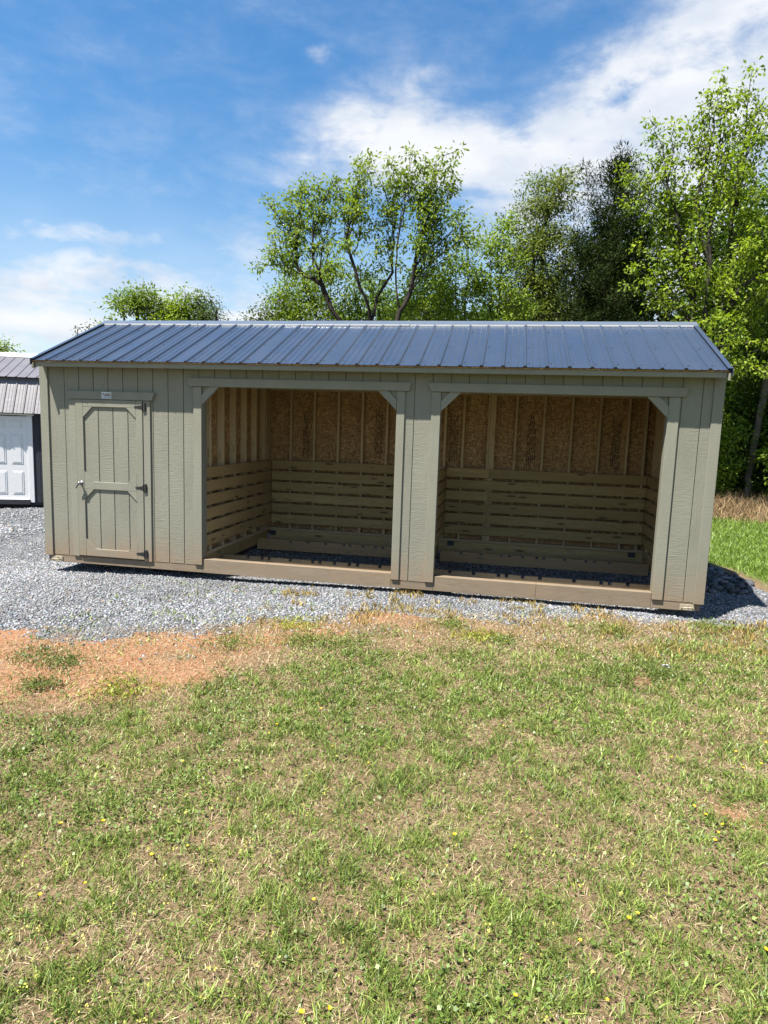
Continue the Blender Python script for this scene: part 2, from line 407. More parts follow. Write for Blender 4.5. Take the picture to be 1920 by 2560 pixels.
# ------------------------------------------------------------------ ground zones
GX = np.array([-40, 0.0, 1.33, 2.33, 3.06, 3.82, 4.5, 5.3, 6.24, 7.2, 8.0, 8.6, 9.2, 9.8, 60])
GY = np.array([-4.5, -2.75, -2.47, -2.24, -1.88, -1.42, -0.88, -0.80, -0.58, -0.27, -0.08, -0.18, 0.1, 0.9, 30])
HX = np.array([-40, 0.0, 2.43, 2.8, 3.15, 3.5, 3.9, 4.4, 5.2, 6.2, 7.2, 8.2, 9.2, 60])
HY = np.array([-5.2, -4.35, -3.75, -3.5, -3.15, -2.75, -2.3, -1.75, -1.35, -1.05, -0.75, -0.5, -0.3, 2.0])
LY = np.array([-50, -0.5, 0.9, 1.47, 2.23, 2.84, 4.0, 60]); LX = np.array([12.5, 10.6, 9.55, 9.15, 8.98, 8.85, 8.6, 7.0])
PATCH = [(3.32, -3.02, .28), (2.68, -3.38, .3), (2.84, -2.36, .33), (2.94, -2.85, .25), (2.13, -3.18, .4), (2.24, -3.43, .3), (4.46, -1.0, .25), (4.6, -0.75, .28), (6.92, -2.12, .10), (7.0, -3.95, .10), (1.6, -2.9, .4), (3.6, -2.1, .22), (4.1, -1.6, .2), (2.3, -2.65, .25)]
def zg(x, y):
    x = np.asarray(x, float); y = np.asarray(y, float)
    z = -0.055-0.03*np.clip(1.5-x, 0, 14)-0.01*np.clip(y-2.5, 0, 12)*(x < 3)
    # hollow under the right end, slight bank behind it
    z = z-0.05*np.exp(-((x-8.1)/0.5)**2-((y-0.15)/0.35)**2)+0.05*np.exp(-((x-8.9)/0.35)**2-((y-2.6)/0.7)**2)
    z = z-0.04*sstep(5.0, 1.5, x)*sstep(-0.7, 0.1, y)
    return z+0.02*(fbm(x, y, 1.3, 3, 3.3)-0.5)
def gravel_mask(x, y):
    n = (fbm(x, y, 2.2, 4, 5.0)-0.5)*0.75
    yb = np.interp(x, GX, GY); m = sstep(-0.28, 0.30, y-yb+n+0.25*(fbm(x, y, 9.0, 3, 45.0)-0.5))
    xl = np.interp(y, LY, LX); return m*sstep(-0.08, 0.2, xl-x+n*0.5)
def lawn_mask(x, y):
    n = (fbm(x, y, 2.2, 4, 5.0)-0.5)*0.5
    xl = np.interp(y, LY, LX); return sstep(-0.05, 0.3, x-xl-0.12+n)*sstep(-0.6, 0.5, y-(-0.2)+n)
def grass_mask(x, y):
    n = (fbm(x, y, 1.7, 4, 9.0)-0.5)*1.5
    yb = np.interp(x, HX, HY); m = sstep(-0.25, 0.6, yb-y+n)
    d = 0
    for (px, py, r) in PATCH: d = np.maximum(d, np.exp(-(((x-px)/r)**2+((y-py)/(r*0.8))**2)))
    return m*(1-np.clip(1.25*d, 0, 1))
def dirt_mask(x, y):
    n = fbm(x, y, 2.6, 4, 21.0)
    d = 0
    for (px, py, r) in PATCH: d = np.maximum(d, np.exp(-(((x-px)/(r*1.25))**2+((y-py)/r)**2)))
    yb = np.interp(x, HX, HY)
    band = sstep(-0.7, 0.3, y-yb+0.8*(fbm(x, y, 3.0, 3, 71.0)-0.5))*sstep(7.5, 2.4, x)
    return np.clip(sstep(0.46, 0.66, n+0.16*band)*band*0.7+d*(0.42+1.25*fbm(x, y, 7.0, 3, 14.0)), 0, 1)

CAMX, CAMY = 5.73, -7.33
def in_view(x, y, m=0.14):
    # keep scatter to a generous wedge around the photograph's field of view
    dx, dy = x-CAMX, y-CAMY; ang = np.arctan2(dx, dy)+0.184
    return np.abs(ang) < 0.56+m
def axis(a0, a1, step, far, grow=1.22):
    c = list(np.arange(a0, a1+1e-6, step)); s = step; p = a1
    while p < far: s *= grow; p += s; c.append(p)
    s = step; p = a0; lo = []
    while p > -far: s *= grow; p -= s; lo.append(p)
    return np.array(lo[::-1]+c)
def ground_material():
    m, k, b, o = new_mat('ground_soil_gravel_thatch'); v = obj_coord(k)
    at = k.n('ShaderNodeAttribute', attribute_name='Col'); s = k.n('ShaderNodeSeparateColor'); k.set(s.inputs[0], at.outputs['Color'])
    gr, di, la = s.outputs[0], s.outputs[1], s.outputs[2]
    n1 = k.noise(v, 5, 6, 0.65).outputs[0]; n2 = k.noise(v, 38, 5, 0.7).outputs[0]; n3 = k.noise(v, 150, 3, 0.7).outputs[0]
    thatch = k.mix(k.ramp(n2, 0.3, 0.7), (0.12, 0.083, 0.047), (0.38, 0.275, 0.16))  # dark tone stands in for shaded soil between the blades
    thatch = k.mix(k.ramp(n1, 0.4, 0.7, 0, 0.65), thatch, (0.27, 0.175, 0.10))
    dirt = k.mix(k.ramp(n2, 0.25, 0.75), (0.27, 0.128, 0.062), (0.53, 0.288, 0.158))
    dirt = k.mix(k.ramp(n1, 0.45, 0.75, 0, 0.55), dirt, (0.46, 0.30, 0.19))
    vo = k.n('ShaderNodeTexVoronoi'); k.set(vo.inputs['Vector'], v); vo.inputs['Scale'].default_value = 38
    vs = k.n('ShaderNodeSeparateColor'); k.set(vs.inputs[0], vo.outputs['Color'])
    stone = k.mix(vs.outputs[0], (0.13, 0.14, 0.155), (0.40, 0.41, 0.42))
    stone = k.mix(k.ramp(vo.outputs['Distance'], 0.35, 0.75, 0, 0.8), stone, (0.05, 0.05, 0.055))
    lawn = k.mix(k.ramp(n2, 0.3, 0.7), (0.075, 0.13, 0.022), (0.15, 0.22, 0.05))
    c = k.mix(di, thatch, dirt); c = k.mix(la, c, lawn)
    gm = k.ramp(k.math('ADD', gr, k.math('MULTIPLY', k.math('SUBTRACT', n2, 0.5), 0.5)), 0.4, 0.6)
    c = k.mix(gm, c, stone)
    base_color(k, b, c); b.inputs['Roughness'].default_value = 0.95; b.inputs['Specular IOR Level'].default_value = 0.1
    h = k.math('ADD', k.math('MULTIPLY', n2, 0.6), k.math('MULTIPLY', n3, 0.4))
    bump(k, b, h, 0.7, 0.03)
    return m
M['ground'] = ground_material()
def build_ground():
    xs = axis(-2.5, 10.5, 0.07, 900); ys = axis(-6.8, 3.4, 0.07, 900)
    X, Y = np.meshgrid(xs, ys); Z = zg(X, Y)+0.012*(fbm(X, Y, 6, 3, 1.0)-0.5)
    nx, ny = len(xs), len(ys)
    V = np.stack([X, Y, Z], -1).reshape(-1, 3)
    i = np.arange(nx-1)[None, :]+np.arange(ny-1)[:, None]*nx
    L = np.stack([i, i+1, i+nx+1, i+nx], -1).reshape(-1, 4)
    C = np.stack([gravel_mask(X, Y), dirt_mask(X, Y), np.maximum(lawn_mask(X, Y), np.maximum(sstep(5, 9, Y)*sstep(7, 10, X)*0.9, 0.6*grass_mask(X, Y)*(~in_view(X, Y))))], -1).reshape(-1, 3)
    o = np_mesh('ground', V, L, np.full(len(L), 4), C, M['ground'], smooth=True)
    tag(o, 'flat yard of grey gravel, red clay and patchy lawn', 'ground', kind='structure')
build_ground()

# ------------------------------------------------------------------ the run-in shed
G = 0.2032
XL, XR = -0.12, 7.91
shed = root('run_in_shed', 'long khaki run-in shed with blue-grey metal roof and two open stalls', 'shed', (3.9, 1.35, 0.0))
shed['_off'] = (3.9, 1.35, 0.0)
def part(mb, name, mat, smooth=False): return mb.build(name, mat, shed, smooth)
def sub(mb, name, mat, parent, smooth=False):
    o = mb.build(name, mat, None, smooth); o.parent = parent; o.matrix_parent_inverse = parent.matrix_parent_inverse.inverted() @ Matrix.Translation(-Vector((3.9, 1.35, 0)))
    # parent's world matrix is identity, so the child keeps world coordinates
    o.matrix_parent_inverse = Matrix.Identity(4)
    return o
def box(x0, x1, y0, y1, z0, z1, c=0.003): return MB().box(x0, x1, y0, y1, z0, z1, c)

ROOF_Y0, ROOF_Z0, RIDGE_Y, RIDGE_Z = -0.215, 2.566, 1.35, 3.268
SL = (RIDGE_Z-ROOF_Z0)/(RIDGE_Y-ROOF_Y0)
def build_shed():
    # front wall sheathing behind the siding strips (openings left free)
    fw = MB()
    fw.box(XL+0.01, 0.37, 0.008, 0.020, 0.10, 2.56); fw.box(0.37, 1.30, 0.008, 0.020, 2.10, 2.56)
    fw.box(1.30, 2.07, 0.008, 0.020, 0.10, 2.56); fw.box(2.07, 4.475, 0.008, 0.020, 2.30, 2.56)
    fw.box(4.475, 4.972, 0.008, 0.020, 0.10, 2.56); fw.box(4.972, 7.395, 0.008, 0.020, 2.30, 2.56)
    fw.box(7.395, XR-0.01, 0.008, 0.020, 0.10, 2.56)
    wall = part(fw, 'front_wall', M['siding'])
    gap = 0.0036
    edges = [XL+0.012]+[k*G for k in range(1, 39)]+[XR-0.012]
    cuts = [(0.37, 1.30, 2.11), (2.072, 4.473, 2.312), (4.972, 7.393, 2.312)]        # holes: x0, x1, bottom of the siding above
    for a, b_ in zip(edges[:-1], edges[1:]):
        x0, x1 = a+gap, b_-gap
        segs = [(x0, x1, 0.10)]
        for (h0, h1, zb) in cuts:
            ns = []
            for (s0, s1, z0) in segs:
                if s1 <= h0 or s0 >= h1: ns.append((s0, s1, z0)); continue
                if s0 < h0: ns.append((s0, h0, z0))
                if s1 > h1: ns.append((h1, s1, z0))
                ns.append((max(s0, h0), min(s1, h1), zb))
            segs = ns
        mb = MB()
        if len(segs) == 1:
            s0, s1, z0 = segs[0]; mb.box(s0, s1, -0.004, 0.0078, z0, 2.555, 0.0025)
        else:
            for (s0, s1, z0) in segs:
                if s1-s0 > 0.004: mb.box(s0, s1, -0.004, 0.0078, z0, 2.555, 0.0)
        sub(mb, 'siding_board', M['siding'], wall)
    # framing behind the openings (jambs, lintels)
    for (x0, x1, z0, z1, nm) in [(1.985, 2.074, 0.185, 2.30, 'jamb'), (4.473, 4.55, 0.185, 2.30, 'jamb'), (4.885, 4.972, 0.185, 2.30, 'jamb'), (7.393, 7.48, 0.185, 2.30, 'jamb'),
                                 (2.076, 4.471, 2.313, 2.52, 'lintel'), (4.974, 7.391, 2.313, 2.52, 'lintel')]:
        part(box(x0, x1, 0.0215, 0.115, z0, z1), nm, M['trim'] if nm == 'jamb' else M['stud_x'])
    # trim boards
    T0, T1_ = -0.024, -0.0045
    cl = part(box(XL-0.018, -0.022, T0, -0.0045, 0.09, 2.52), 'corner_board', M['trim'])
    part(box(XL-0.018, XL-0.002, -0.0035, 0.09, 0.09, 2.52), 'corner_board', M['trim'])
    part(box(7.822, XR+0.018, T0, -0.0045, 0.09, 2.52), 'corner_board', M['trim'])
    part(box(XR+0.002, XR+0.018, -0.0035, 0.09, 0.09, 2.52), 'corner_board', M['trim'])
    part(box(0.272, 0.366, T0, T1_, 0.103, 2.118), 'door_casing', M['trim'])
    part(box(1.298, 1.392, T0, T1_, 0.098, 2.118), 'door_casing', M['trim'])
    hdr = part(MB().prism([(0.272, 2.1195), (1.427, 2.1195), (1.462, 2.215), (0.235, 2.215)], -0.043, T1_), 'door_header', M['trim'])
    for (xa, xb) in ((1.968, 2.0735), (4.4715, 4.566), (4.870, 4.975), (7.391, 7.502)):
        part(box(xa, xb, T0, T1_, 0.108, 2.304), 'post_board', M['trim'])
    part(MB().prism([(1.925, 2.306), (4.612, 2.306), (4.636, 2.40), (1.905, 2.40)], -0.043, T1_), 'opening_header', M['trim'])
    part(MB().prism([(4.865, 2.306), (7.548, 2.306), (7.570, 2.40), (4.820, 2.40)], -0.043, T1_), 'opening_header', M['trim'])
    for (xp, s) in ((2.0765, 1), (4.4685, -1), (4.978, 1), (7.388, -1)):
        part(MB().prism([(xp, 2.085), (xp+s*0.220, 2.3035), (xp+s*0.100, 2.3035), (xp, 2.204)], -0.026, 0.014), 'corner_brace', M['trim'])
        part(MB().prism([(xp, 2.209), (xp+s*0.095, 2.3035), (xp, 2.3035)], 0.0, 0.012), 'brace_infill', M['siding'])
    # rim boards and sills
    xs = [XL, 2.9, 6.15, XR-0.005]
    for a, b_ in zip(xs[:-1], xs[1:]):
        part(box(a+0.0015, b_-0.0015, 0.0215 if False else 0.0095+0.0115, 0.097, 0.004, 0.178, 0.004), 'sill_beam', M['rim'])
    for a, b_ in ((2.076, 4.470), (4.977, 7.389)):
        j = 6.149
        if a > 4:
            part(box(a, j-0.001, -0.003, 0.0205, 0.006, 0.179, 0.003), 'sill_face_board', M['rim']); part(box(j+0.001, b_, -0.002, 0.0205, 0.005, 0.179, 0.003), 'sill_face_board', M['rim'])
        else: part(box(a, b_, -0.003, 0.0205, 0.005, 0.179, 0.003), 'sill_face_board', M['rim'])
    for a, b_ in ((XL+0.03, 2.074), (4.472, 4.975), (7.391, XR-0.06)):
        part(box(a, b_, 0.0, 0.0205, 0.005, 0.0985, 0.003), 'skirt_board', M['rim'])
    # fascia and rakes
    part(box(-0.065, 7.888, -0.180, -0.160, 2.498, 2.556), 'fascia', M['trim'])
    part(box(-0.09, 7.90, -0.1595, 0.007, 2.545, 2.556), 'soffit', M['trim'])
    for x0, x1 in ((-0.088, -0.068), (7.892, 7.912)):
        part(MB().prism_x([(-0.205, 2.470), (-0.205, ROOF_Z0-0.022), (RIDGE_Y, RIDGE_Z-0.022), (2.905, ROOF_Z0-0.022), (2.905, 2.470), (RIDGE_Y, RIDGE_Z-0.115)], x0, x1), 'rake_board', M['trim'])
    # roof deck with sheets, cap and screws
    deck = MB()
    deck.prism_x([(ROOF_Y0+0.02, ROOF_Z0-0.010), (RIDGE_Y, RIDGE_Z-0.020), (RIDGE_Y, RIDGE_Z-0.002), (ROOF_Y0+0.01, ROOF_Z0+0.002-0.004)], XL+0.03, XR-0.01)
    deck.prism_x([(2.895, ROOF_Z0-0.010), (RIDGE_Y, RIDGE_Z-0.020), (RIDGE_Y, RIDGE_Z-0.002), (2.905, ROOF_Z0-0.002)], XL+0.03, XR-0.01)
    roof = part(deck, 'roof', M['osb'])
    RX0, RX1, R0, RS = -0.095, 7.922, 0.130, 0.2298
    ribs = [R0+i*RS for i in range(34)]
    def profile(xa, xb):
        pts = [(xa, 0.0)]
        for i, r in enumerate(ribs):
            if not (xa+0.02 < r < xb+0.02): continue
            pts += [(r-0.024, 0.0), (r-0.010, 0.019), (r+0.010, 0.019), (r+0.024, 0.0)]
            for q in (0.078, 0.153):
                if r+q+0.012 < xb: pts += [(r+q-0.007, 0.0), (r+q, 0.005), (r+q+0.007, 0.0)]
        pts = [p for p in pts if p[0] < xb-1e-4]+[(xb, 0.0)]
        return pts
    bounds = [RX0]+[ribs[i]+0.030 for i in range(3, 33, 4)]+[RX1]
    n_sl = Vector((0, -SL, 1)).normalized()
    for side in (1, -1):
        for xa, xb in zip(bounds[:-1], bounds[1:]):
            pts = profile(xa, xb); vs = []; fs = []; n = len(pts)
            for t, (yy, zz) in enumerate(((ROOF_Y0, ROOF_Z0), (RIDGE_Y-0.01, RIDGE_Z-0.0045))):
                for (x, h) in pts:
                    y = yy+n_sl.y*h; z = zz+n_sl.z*h
                    if side < 0: y = 2*RIDGE_Y-y
                    vs.append((x, y, z+0.004))
            for i in range(n-1):
                f = (i, i+1, i+1+n, i+n); fs.append(f if side > 0 else f[::-1])
            for i in range(n-3):
                if pts[i+1][1] > 0.015 and pts[i+2][1] > 0.015:
                    f = (i, i+1, i+2, i+3); fs.append(f[::-1] if side > 0 else f)
            sub(MB().add(vs, fs), 'roof_sheet', M['roof'], roof)
    cap = MB()
    for s in (1, -1):
        d0 = 0.115
        poly = [(RIDGE_Y, RIDGE_Z+0.034), (RIDGE_Y-s*d0, RIDGE_Z+0.034-d0*SL*0.96), (RIDGE_Y-s*(d0+0.004), RIDGE_Z+0.014-d0*SL*0.96), (RIDGE_Y-s*(d0-0.004), RIDGE_Z+0.016-d0*SL*0.96), (RIDGE_Y, RIDGE_Z+0.030)]
        xsplit = [RX0-0.01, 2.95, 5.9, RX1+0.01]
        for q, (a, b_) in enumerate(zip(xsplit[:-1], xsplit[1:])):
            dz = 0.0035*(q % 2)
            cap.prism_x([(y, z+dz) for y, z in poly], a, b_+(0.05 if q < 2 else 0))
    cp = sub(cap, 'ridge_cap', M['cap'], roof)
    lip = MB()
    for a, b_ in zip([RX0, 1.4, 2.95, 4.4, 5.9], [1.39, 2.94, 4.39, 5.89, RX1]):
        z = RIDGE_Z+0.012-0.115*SL*0.96+random.uniform(-0.003, 0.003)
        lip.box(a, b_, RIDGE_Y-0.126, RIDGE_Y-0.1205, z-0.010, z+0.012)
    sub(lip, 'ridge_cap_hem', M['galv'], roof)
    for xa, s in ((RX0-0.004, 1), (RX1+0.004, -1)):
        rk = MB()
        rk.prism_x([(ROOF_Y0-0.006, ROOF_Z0-0.055), (ROOF_Y0-0.006, ROOF_Z0+0.022), (RIDGE_Y, RIDGE_Z+0.024), (2.921, ROOF_Z0+0.022), (2.921, ROOF_Z0-0.055), (RIDGE_Y, RIDGE_Z-0.055)], xa-0.004, xa+0.004)
        rk.prism_x([(ROOF_Y0-0.006, ROOF_Z0+0.0225), (ROOF_Y0-0.006, ROOF_Z0+0.0265), (RIDGE_Y, RIDGE_Z+0.028), (2.921, ROOF_Z0+0.0265), (2.921, ROOF_Z0+0.0225), (RIDGE_Y, RIDGE_Z+0.024)], min(xa, xa+s*0.05), max(xa, xa+s*0.05))
        sub(rk, 'rake_flashing', M['roof'], roof)
    sc = MB()
    for i, r in enumerate(ribs):
        for (yy, q) in ((-0.10, 0.045), (0.42, 0.045 if i % 2 else None), (0.98, 0.045 if i % 2 == 0 else None)):
            if q is None or r+q > RX1-0.03: continue
            z = ROOF_Z0+(yy-ROOF_Y0)*SL+0.0045
            ring = [(r+q+0.009*math.cos(t*math.pi/3), yy+0.009*math.sin(t*math.pi/3), z+0.009*math.sin(t*math.pi/3)*SL) for t in range(6)]
            sc.add(ring+[(x, y, zz+0.005) for x, y, zz in ring], [tuple(range(6, 12))]+[(a, (a+1) % 6, (a+1) % 6+6, a+6) for a in range(6)])
    tag(sub(sc, 'roof_screws', M['screw'], roof), kind='stuff')
    # gable ends, back wall
    for x0, x1, xi0, xi1 in ((XL, XL+0.011, XL+0.0115, XL+0.018), (XR-0.011, XR, XR-0.018, XR-0.0115)):
        poly = [(0.022, 0.08), (2.70, 0.08), (2.70, 2.54), (RIDGE_Y, RIDGE_Z-0.125), (0.022, 2.54)]
        w = part(MB().prism_x(poly, x0, x1), 'end_wall', M['siding'])
        sub(MB().prism_x(poly, xi0, xi1), 'end_wall_lining', M['osb'], w)
        inner, sgn = (xi1, 1) if x0 < 1 else (xi0, -1)
        if sgn < 0:
            for y in (0.13, 0.45, 0.86, 1.26, 1.67, 2.07, 2.45):
                a, b_ = sorted((inner+sgn*0.0005, inner+sgn*0.089)); sub(box(a, b_, y-0.019, y+0.019, 0.205, 2.42), 'stud', M['stud_z'], w)
            for i in range(6):
                zt = 1.315-0.176*i; a, b_ = sorted((inner+sgn*0.090, inner+sgn*0.122))
                sub(box(a, b_, 0.125, 2.545, zt-0.14, zt, 0.004), 'slat', M['treated_y'], w)
            a, b_ = sorted((inner+sgn*0.0005, inner+sgn*0.089)); sub(box(a, b_, 0.12, 2.59, 0.166, 0.204), 'bottom_plate', M['stud_x'], w)
            sub(box(a, b_, 0.12, 2.59, 0.0, 0.165), 'rim_joist', M['treated_y'], w)
    bw = part(MB().box(XL+0.012, XR-0.012, 2.682, 2.70, 0.08, 2.54), 'back_wall', M['osb'])
    studs = [1.92, 2.31, 2.70, 3.095, 3.485, 3.88, 4.275, 4.62, 5.07, 5.45, 5.49, 5.53, 5.855, 6.262, 6.662, 7.062, 7.462, 7.705]
    for x in studs: sub(box(x-0.0185, x+0.0185, 2.592, 2.681, 0.206, 2.424), 'stud', M['stud_z'], bw)
    sub(box(4.775, 4.815, 2.560, 2.681, 0.206, 2.424), 'stud', M['stud_z'], bw)
    sub(box(1.80, XR-0.02, 2.592, 2.681, 2.425, 2.463), 'top_plate', M['stud_x'], bw)
    sub(box(1.80, XR-0.11, 2.592, 2.681, 0.166, 0.205), 'bottom_plate', M['stud_x'], bw)
    sub(box(1.98, XR-0.11, 2.575, 2.62, 0.0, 0.165), 'rim_joist', M['treated_x'], bw)
    for i in range(6):
        zt = 1.315-0.176*i+random.uniform(-0.004, 0.004)
        for (a, b_) in ((2.012, 4.70),)+(((4.845, 5.489), (5.492, XR-0.142)) if i in (0, 2, 4) else ((4.845, XR-0.142),)):
            sub(box(a, b_, 2.553, 2.591, zt-0.14, zt, 0.004), 'slat', M['treated_x'], bw)
    # black mill stamps on the sheathing
    r2 = random.Random(3)
    for (xa, xb, zb, zt) in [(2.49, 2.60, 1.34, 2.25), (3.68, 3.80, 1.34, 2.24), (4.86, 4.99, 1.36, 2.25), (6.03, 6.17, 1.34, 2.25), (7.25, 7.39, 1.34, 2.24)]:
        st = MB(); x = xa; w = (xb-xa)/5
        for c_ in range(5):
            z = zb+r2.uniform(0, 0.12)
            while z < zt-r2.uniform(0, 0.2):
                hgt = r2.uniform(0.006, 0.022)
                if r2.random() < 0.82:
                    st.add([(x+w*0.1, 2.6808, z), (x+w*r2.uniform(0.5, 0.9), 2.6808, z), (x+w*r2.uniform(0.5, 0.9), 2.6808, z+hgt), (x+w*0.1, 2.6808, z+hgt)], [(0, 1, 2, 3)])
                z += hgt+r2.uniform(0.003, 0.009)
            x += w
        tag(sub(st, 'mill_stamp', M['print'], bw), kind='stuff')
    # partition beside the tack room and the divider between the stalls
    pw = part(MB().box(1.862, 1.878, 0.12, 2.68, 0.20, 2.54), 'partition_wall', M['osb'])
    for y in (0.16, 0.45, 0.845, 1.23, 1.615, 2.0, 2.36):
        sub(box(1.879, 1.968, y-0.019, y+0.019, 0.206, 2.44), 'stud', M['stud_z'], pw)
    sub(box(1.879, 1.968, 2.42, 2.58, 0.206, 2.44), 'stud', M['stud_z'], pw)
    sub(box(1.862, 1.968, 0.12, 2.58, 0.166, 0.205), 'bottom_plate', M['stud_x'], pw)
    sub(box(1.88, 1.95, 0.12, 2.57, 0.0, 0.165), 'rim_joist', M['treated_y'], pw)
    for i in range(6):
        zt = 1.315-0.176*i; sub(box(1.969, 2.006, 0.12, 2.55, zt-0.14, zt, 0.004), 'slat', M['treated_y'], pw)
    st = MB()
    for y in (0.60, 0.98, 1.36):
        for c_ in range(5): st.add([(1.8785, y+0.02*c_-0.05, 1.72), (1.8785, y+0.02*c_-0.036, 1.72), (1.8785, y+0.02*c_-0.036, 1.80), (1.8785, y+0.02*c_-0.05, 1.80)], [(0, 1, 2, 3)])
    tag(sub(st, 'mill_stamp', M['print'], pw), kind='stuff')
    dv = part(MB().box(4.735, 4.775, 0.12, 2.575, 0.166, 0.205), 'stall_divider', M['stud_x'])
    for y in (0.16, 0.60, 1.05, 1.50, 1.95, 2.40): sub(box(4.7205, 4.8095, y-0.019, y+0.019, 0.206, 1.33), 'stud', M['stud_z'], dv)
    for i in range(6):
        zt = 1.315-0.176*i
        sub(box(4.8105, 4.842, 0.12, 2.55, zt-0.14, zt, 0.004), 'slat', M['treated_y'], dv)
        sub(box(4.690, 4.7195, 0.12, 2.55, zt-0.14, zt, 0.004), 'slat', M['treated_y'], dv)
    sub(box(4.74, 4.77, 0.12, 2.57, 0.0, 0.165), 'rim_joist', M['treated_y'], dv)
    # notched runners lying across the stall floors
    def runner(x0, x1, y0, y1, z0, z1, notches):
        poly = [(x0, z0), (x1, z0), (x1, z1)]
        for n in sorted([n for n in notches if x0+0.06 < n < x1-0.06], reverse=True):
            poly += [(n+0.022, z1), (n+0.022, z1-0.036), (n-0.022, z1-0.036), (n-0.022, z1)]
        poly += [(x0+0.03, z1), (x0, z1-0.05)]
        part(MB().prism(poly, y0, y1), 'notched_runner', M['runner'])
    nf = [2.38, 2.58, 2.68, 2.98, 3.29, 3.39, 3.59, 3.79, 3.9, 4.2, 5.11, 5.41, 5.72, 5.82, 6.02, 6.23, 6.64, 6.96, 7.06, 7.27]
    nb = [2.53, 2.81, 3.09, 3.38, 3.48, 3.68, 3.87, 3.98, 5.16, 5.45, 5.745, 5.86, 6.05, 6.25, 6.35, 6.64, 6.93, 7.05, 7.255]
    for (a, b_) in ((2.0, 4.69), (4.85, 7.78)):
        runner(a+0.02, b_, 0.70, 0.745, -0.055, 0.105, nf)
        runner(a-0.02 if a < 3 else a, b_, 2.03, 2.075, -0.055, 0.11, nb)
    for (x, y, z) in ((2.04, 2.545, 0.126), (4.96, 2.545, 0.137), (7.64, 2.545, 0.138)):
        part(box(x-0.05, x+0.05, y, y+0.012, z-0.035, z+0.035, 0.002), 'corner_bracket', M['bracket'])
    # tie-down cleats at the lower corners
    for x in (0.03, 7.765):
        mb = MB().box(x-0.075, x+0.075, -0.012 if x < 1 else -0.008, -0.001 if x < 1 else -0.001, 0.012, 0.078, 0.002)
        c_ = part(mb, 'tie_down_plate', M['cleat'])
        sub(MB().tube([(x-0.055, -0.010, 0.030), (x-0.05, -0.05, 0.046), (x-0.02, -0.056, 0.052), (x+0.03, -0.056, 0.054), (x+0.05, -0.05, 0.048), (x+0.058, -0.010, 0.032)], 0.0075, 8), 'loop', M['cleat'], c_, True)
        sub(MB().tube([(x+0.005, -0.012, 0.068), (x+0.005, -0.022, 0.068)], 0.008, 8), 'bolt', M['cleat'], c_)
    # door: boards, rails, gussets, hinges, handle
    door = part(MB().box(0.3675, 1.2965, -0.0065, 0.006, 0.118, 2.1165), 'door', M['siding'])
    for a, b_ in zip((0.372, 0.676, 0.880, 1.086), (0.676, 0.880, 1.086, 1.293)):
        sub(box(a+0.0045, b_-0.0045, -0.0145, -0.007, 0.122, 2.112, 0.0025), 'door_board', M['siding'], door)
    F0, F1 = -0.034, -0.0148
    for (a, b_, z0, z1, nm) in ((0.3705, 0.474, 0.119, 2.115, 'door_stile'), (1.203, 1.2935, 0.119, 2.115, 'door_stile')):
        sub(box(a, b_, F0, F1, z0, z1), nm, M['trim'], door)
    for (z0, z1) in ((0.119, 0.216), (0.987, 1.083), (2.025, 2.115)):
        sub(box(0.4745, 1.2025, F0, F1, z0, z1), 'door_rail', M['trim'], door)
    for (z0, z1) in ((0.2165, 0.9865), (1.0835, 2.0245)):
        for (x, s) in ((0.4745, 1), (1.2025, -1)):
            for (z, q) in ((z0, 1), (z1, -1)):
                sub(MB().prism([(x, z), (x+s*0.128, z), (x, z+q*0.128)], F0, F1), 'gusset', M['trim'], door)
    for z in (2.038, 1.037, 0.195):
        h = MB().box(1.305, 1.335, -0.042, -0.0342 if False else -0.0245, z-0.05, z+0.05, 0.001)
        h.prism([(1.186, z-0.008), (1.293, z-0.024), (1.293, z+0.024), (1.186, z+0.008)], -0.0395, -0.0343)
        h.tube([(1.299, -0.042, z-0.048), (1.299, -0.042, z+0.048)], 0.007, 8)
        hg = sub(h, 'hinge', M['black'], door)
        s = MB()
        for (x, zz) in ((1.32, z-0.036), (1.32, z-0.012), (1.32, z+0.012), (1.32, z+0.036), (1.20, z), (1.235, z), (1.272, z+0.009)):
            yy = -0.0425 if x > 1.3 else -0.040
            s.tube([(x, yy, zz), (x, yy-0.003, zz)], 0.0045, 6)
        sub(s, 'screws', M['zinc'], hg)
    hd = MB().tube([(0.43, -0.034, 1.06), (0.43, -0.040, 1.06)], 0.026, 14)
    hd.tube([(0.43, -0.040, 1.06), (0.43, -0.085, 1.06)], [0.011, 0.011], 10)
    hd.tube([(0.445, -0.085, 1.075), (0.43, -0.090, 1.06), (0.41, -0.088, 1.035), (0.385, -0.086, 0.995)], [0.016, 0.017, 0.011, 0.007], 10)
    sub(hd, 'door_handle', M['zinc'], door, True)
    # sticker on the header
    sk = sub(MB().box(0.749, 0.884, -0.0455, -0.0435, 2.128, 2.211), 'sticker', M['sticker'], hdr)
    def bar(x0, x1, z0, z1, m, nm):
        sub(MB().box(x0, x1, -0.0465, -0.0456, z0, z1), nm, M[m], hdr)
    bar(0.795, 0.868, 2.179, 2.192, 'sticker_tan', 'sticker_lettering'); bar(0.786, 0.873, 2.166, 2.175, 'sticker_navy', 'sticker_lettering')
    bar(0.764, 0.781, 2.181, 2.195, 'sticker_navy', 'sticker_emblem'); bar(0.762, 0.776, 2.170, 2.176, 'sticker_navy', 'sticker_emblem')
    bar(0.770, 0.872, 2.140, 2.154, 'sticker_blue', 'sticker_lettering'); bar(0.858, 0.869, 2.197, 2.200, 'sticker_tan', 'sticker_lettering')
build_shed()

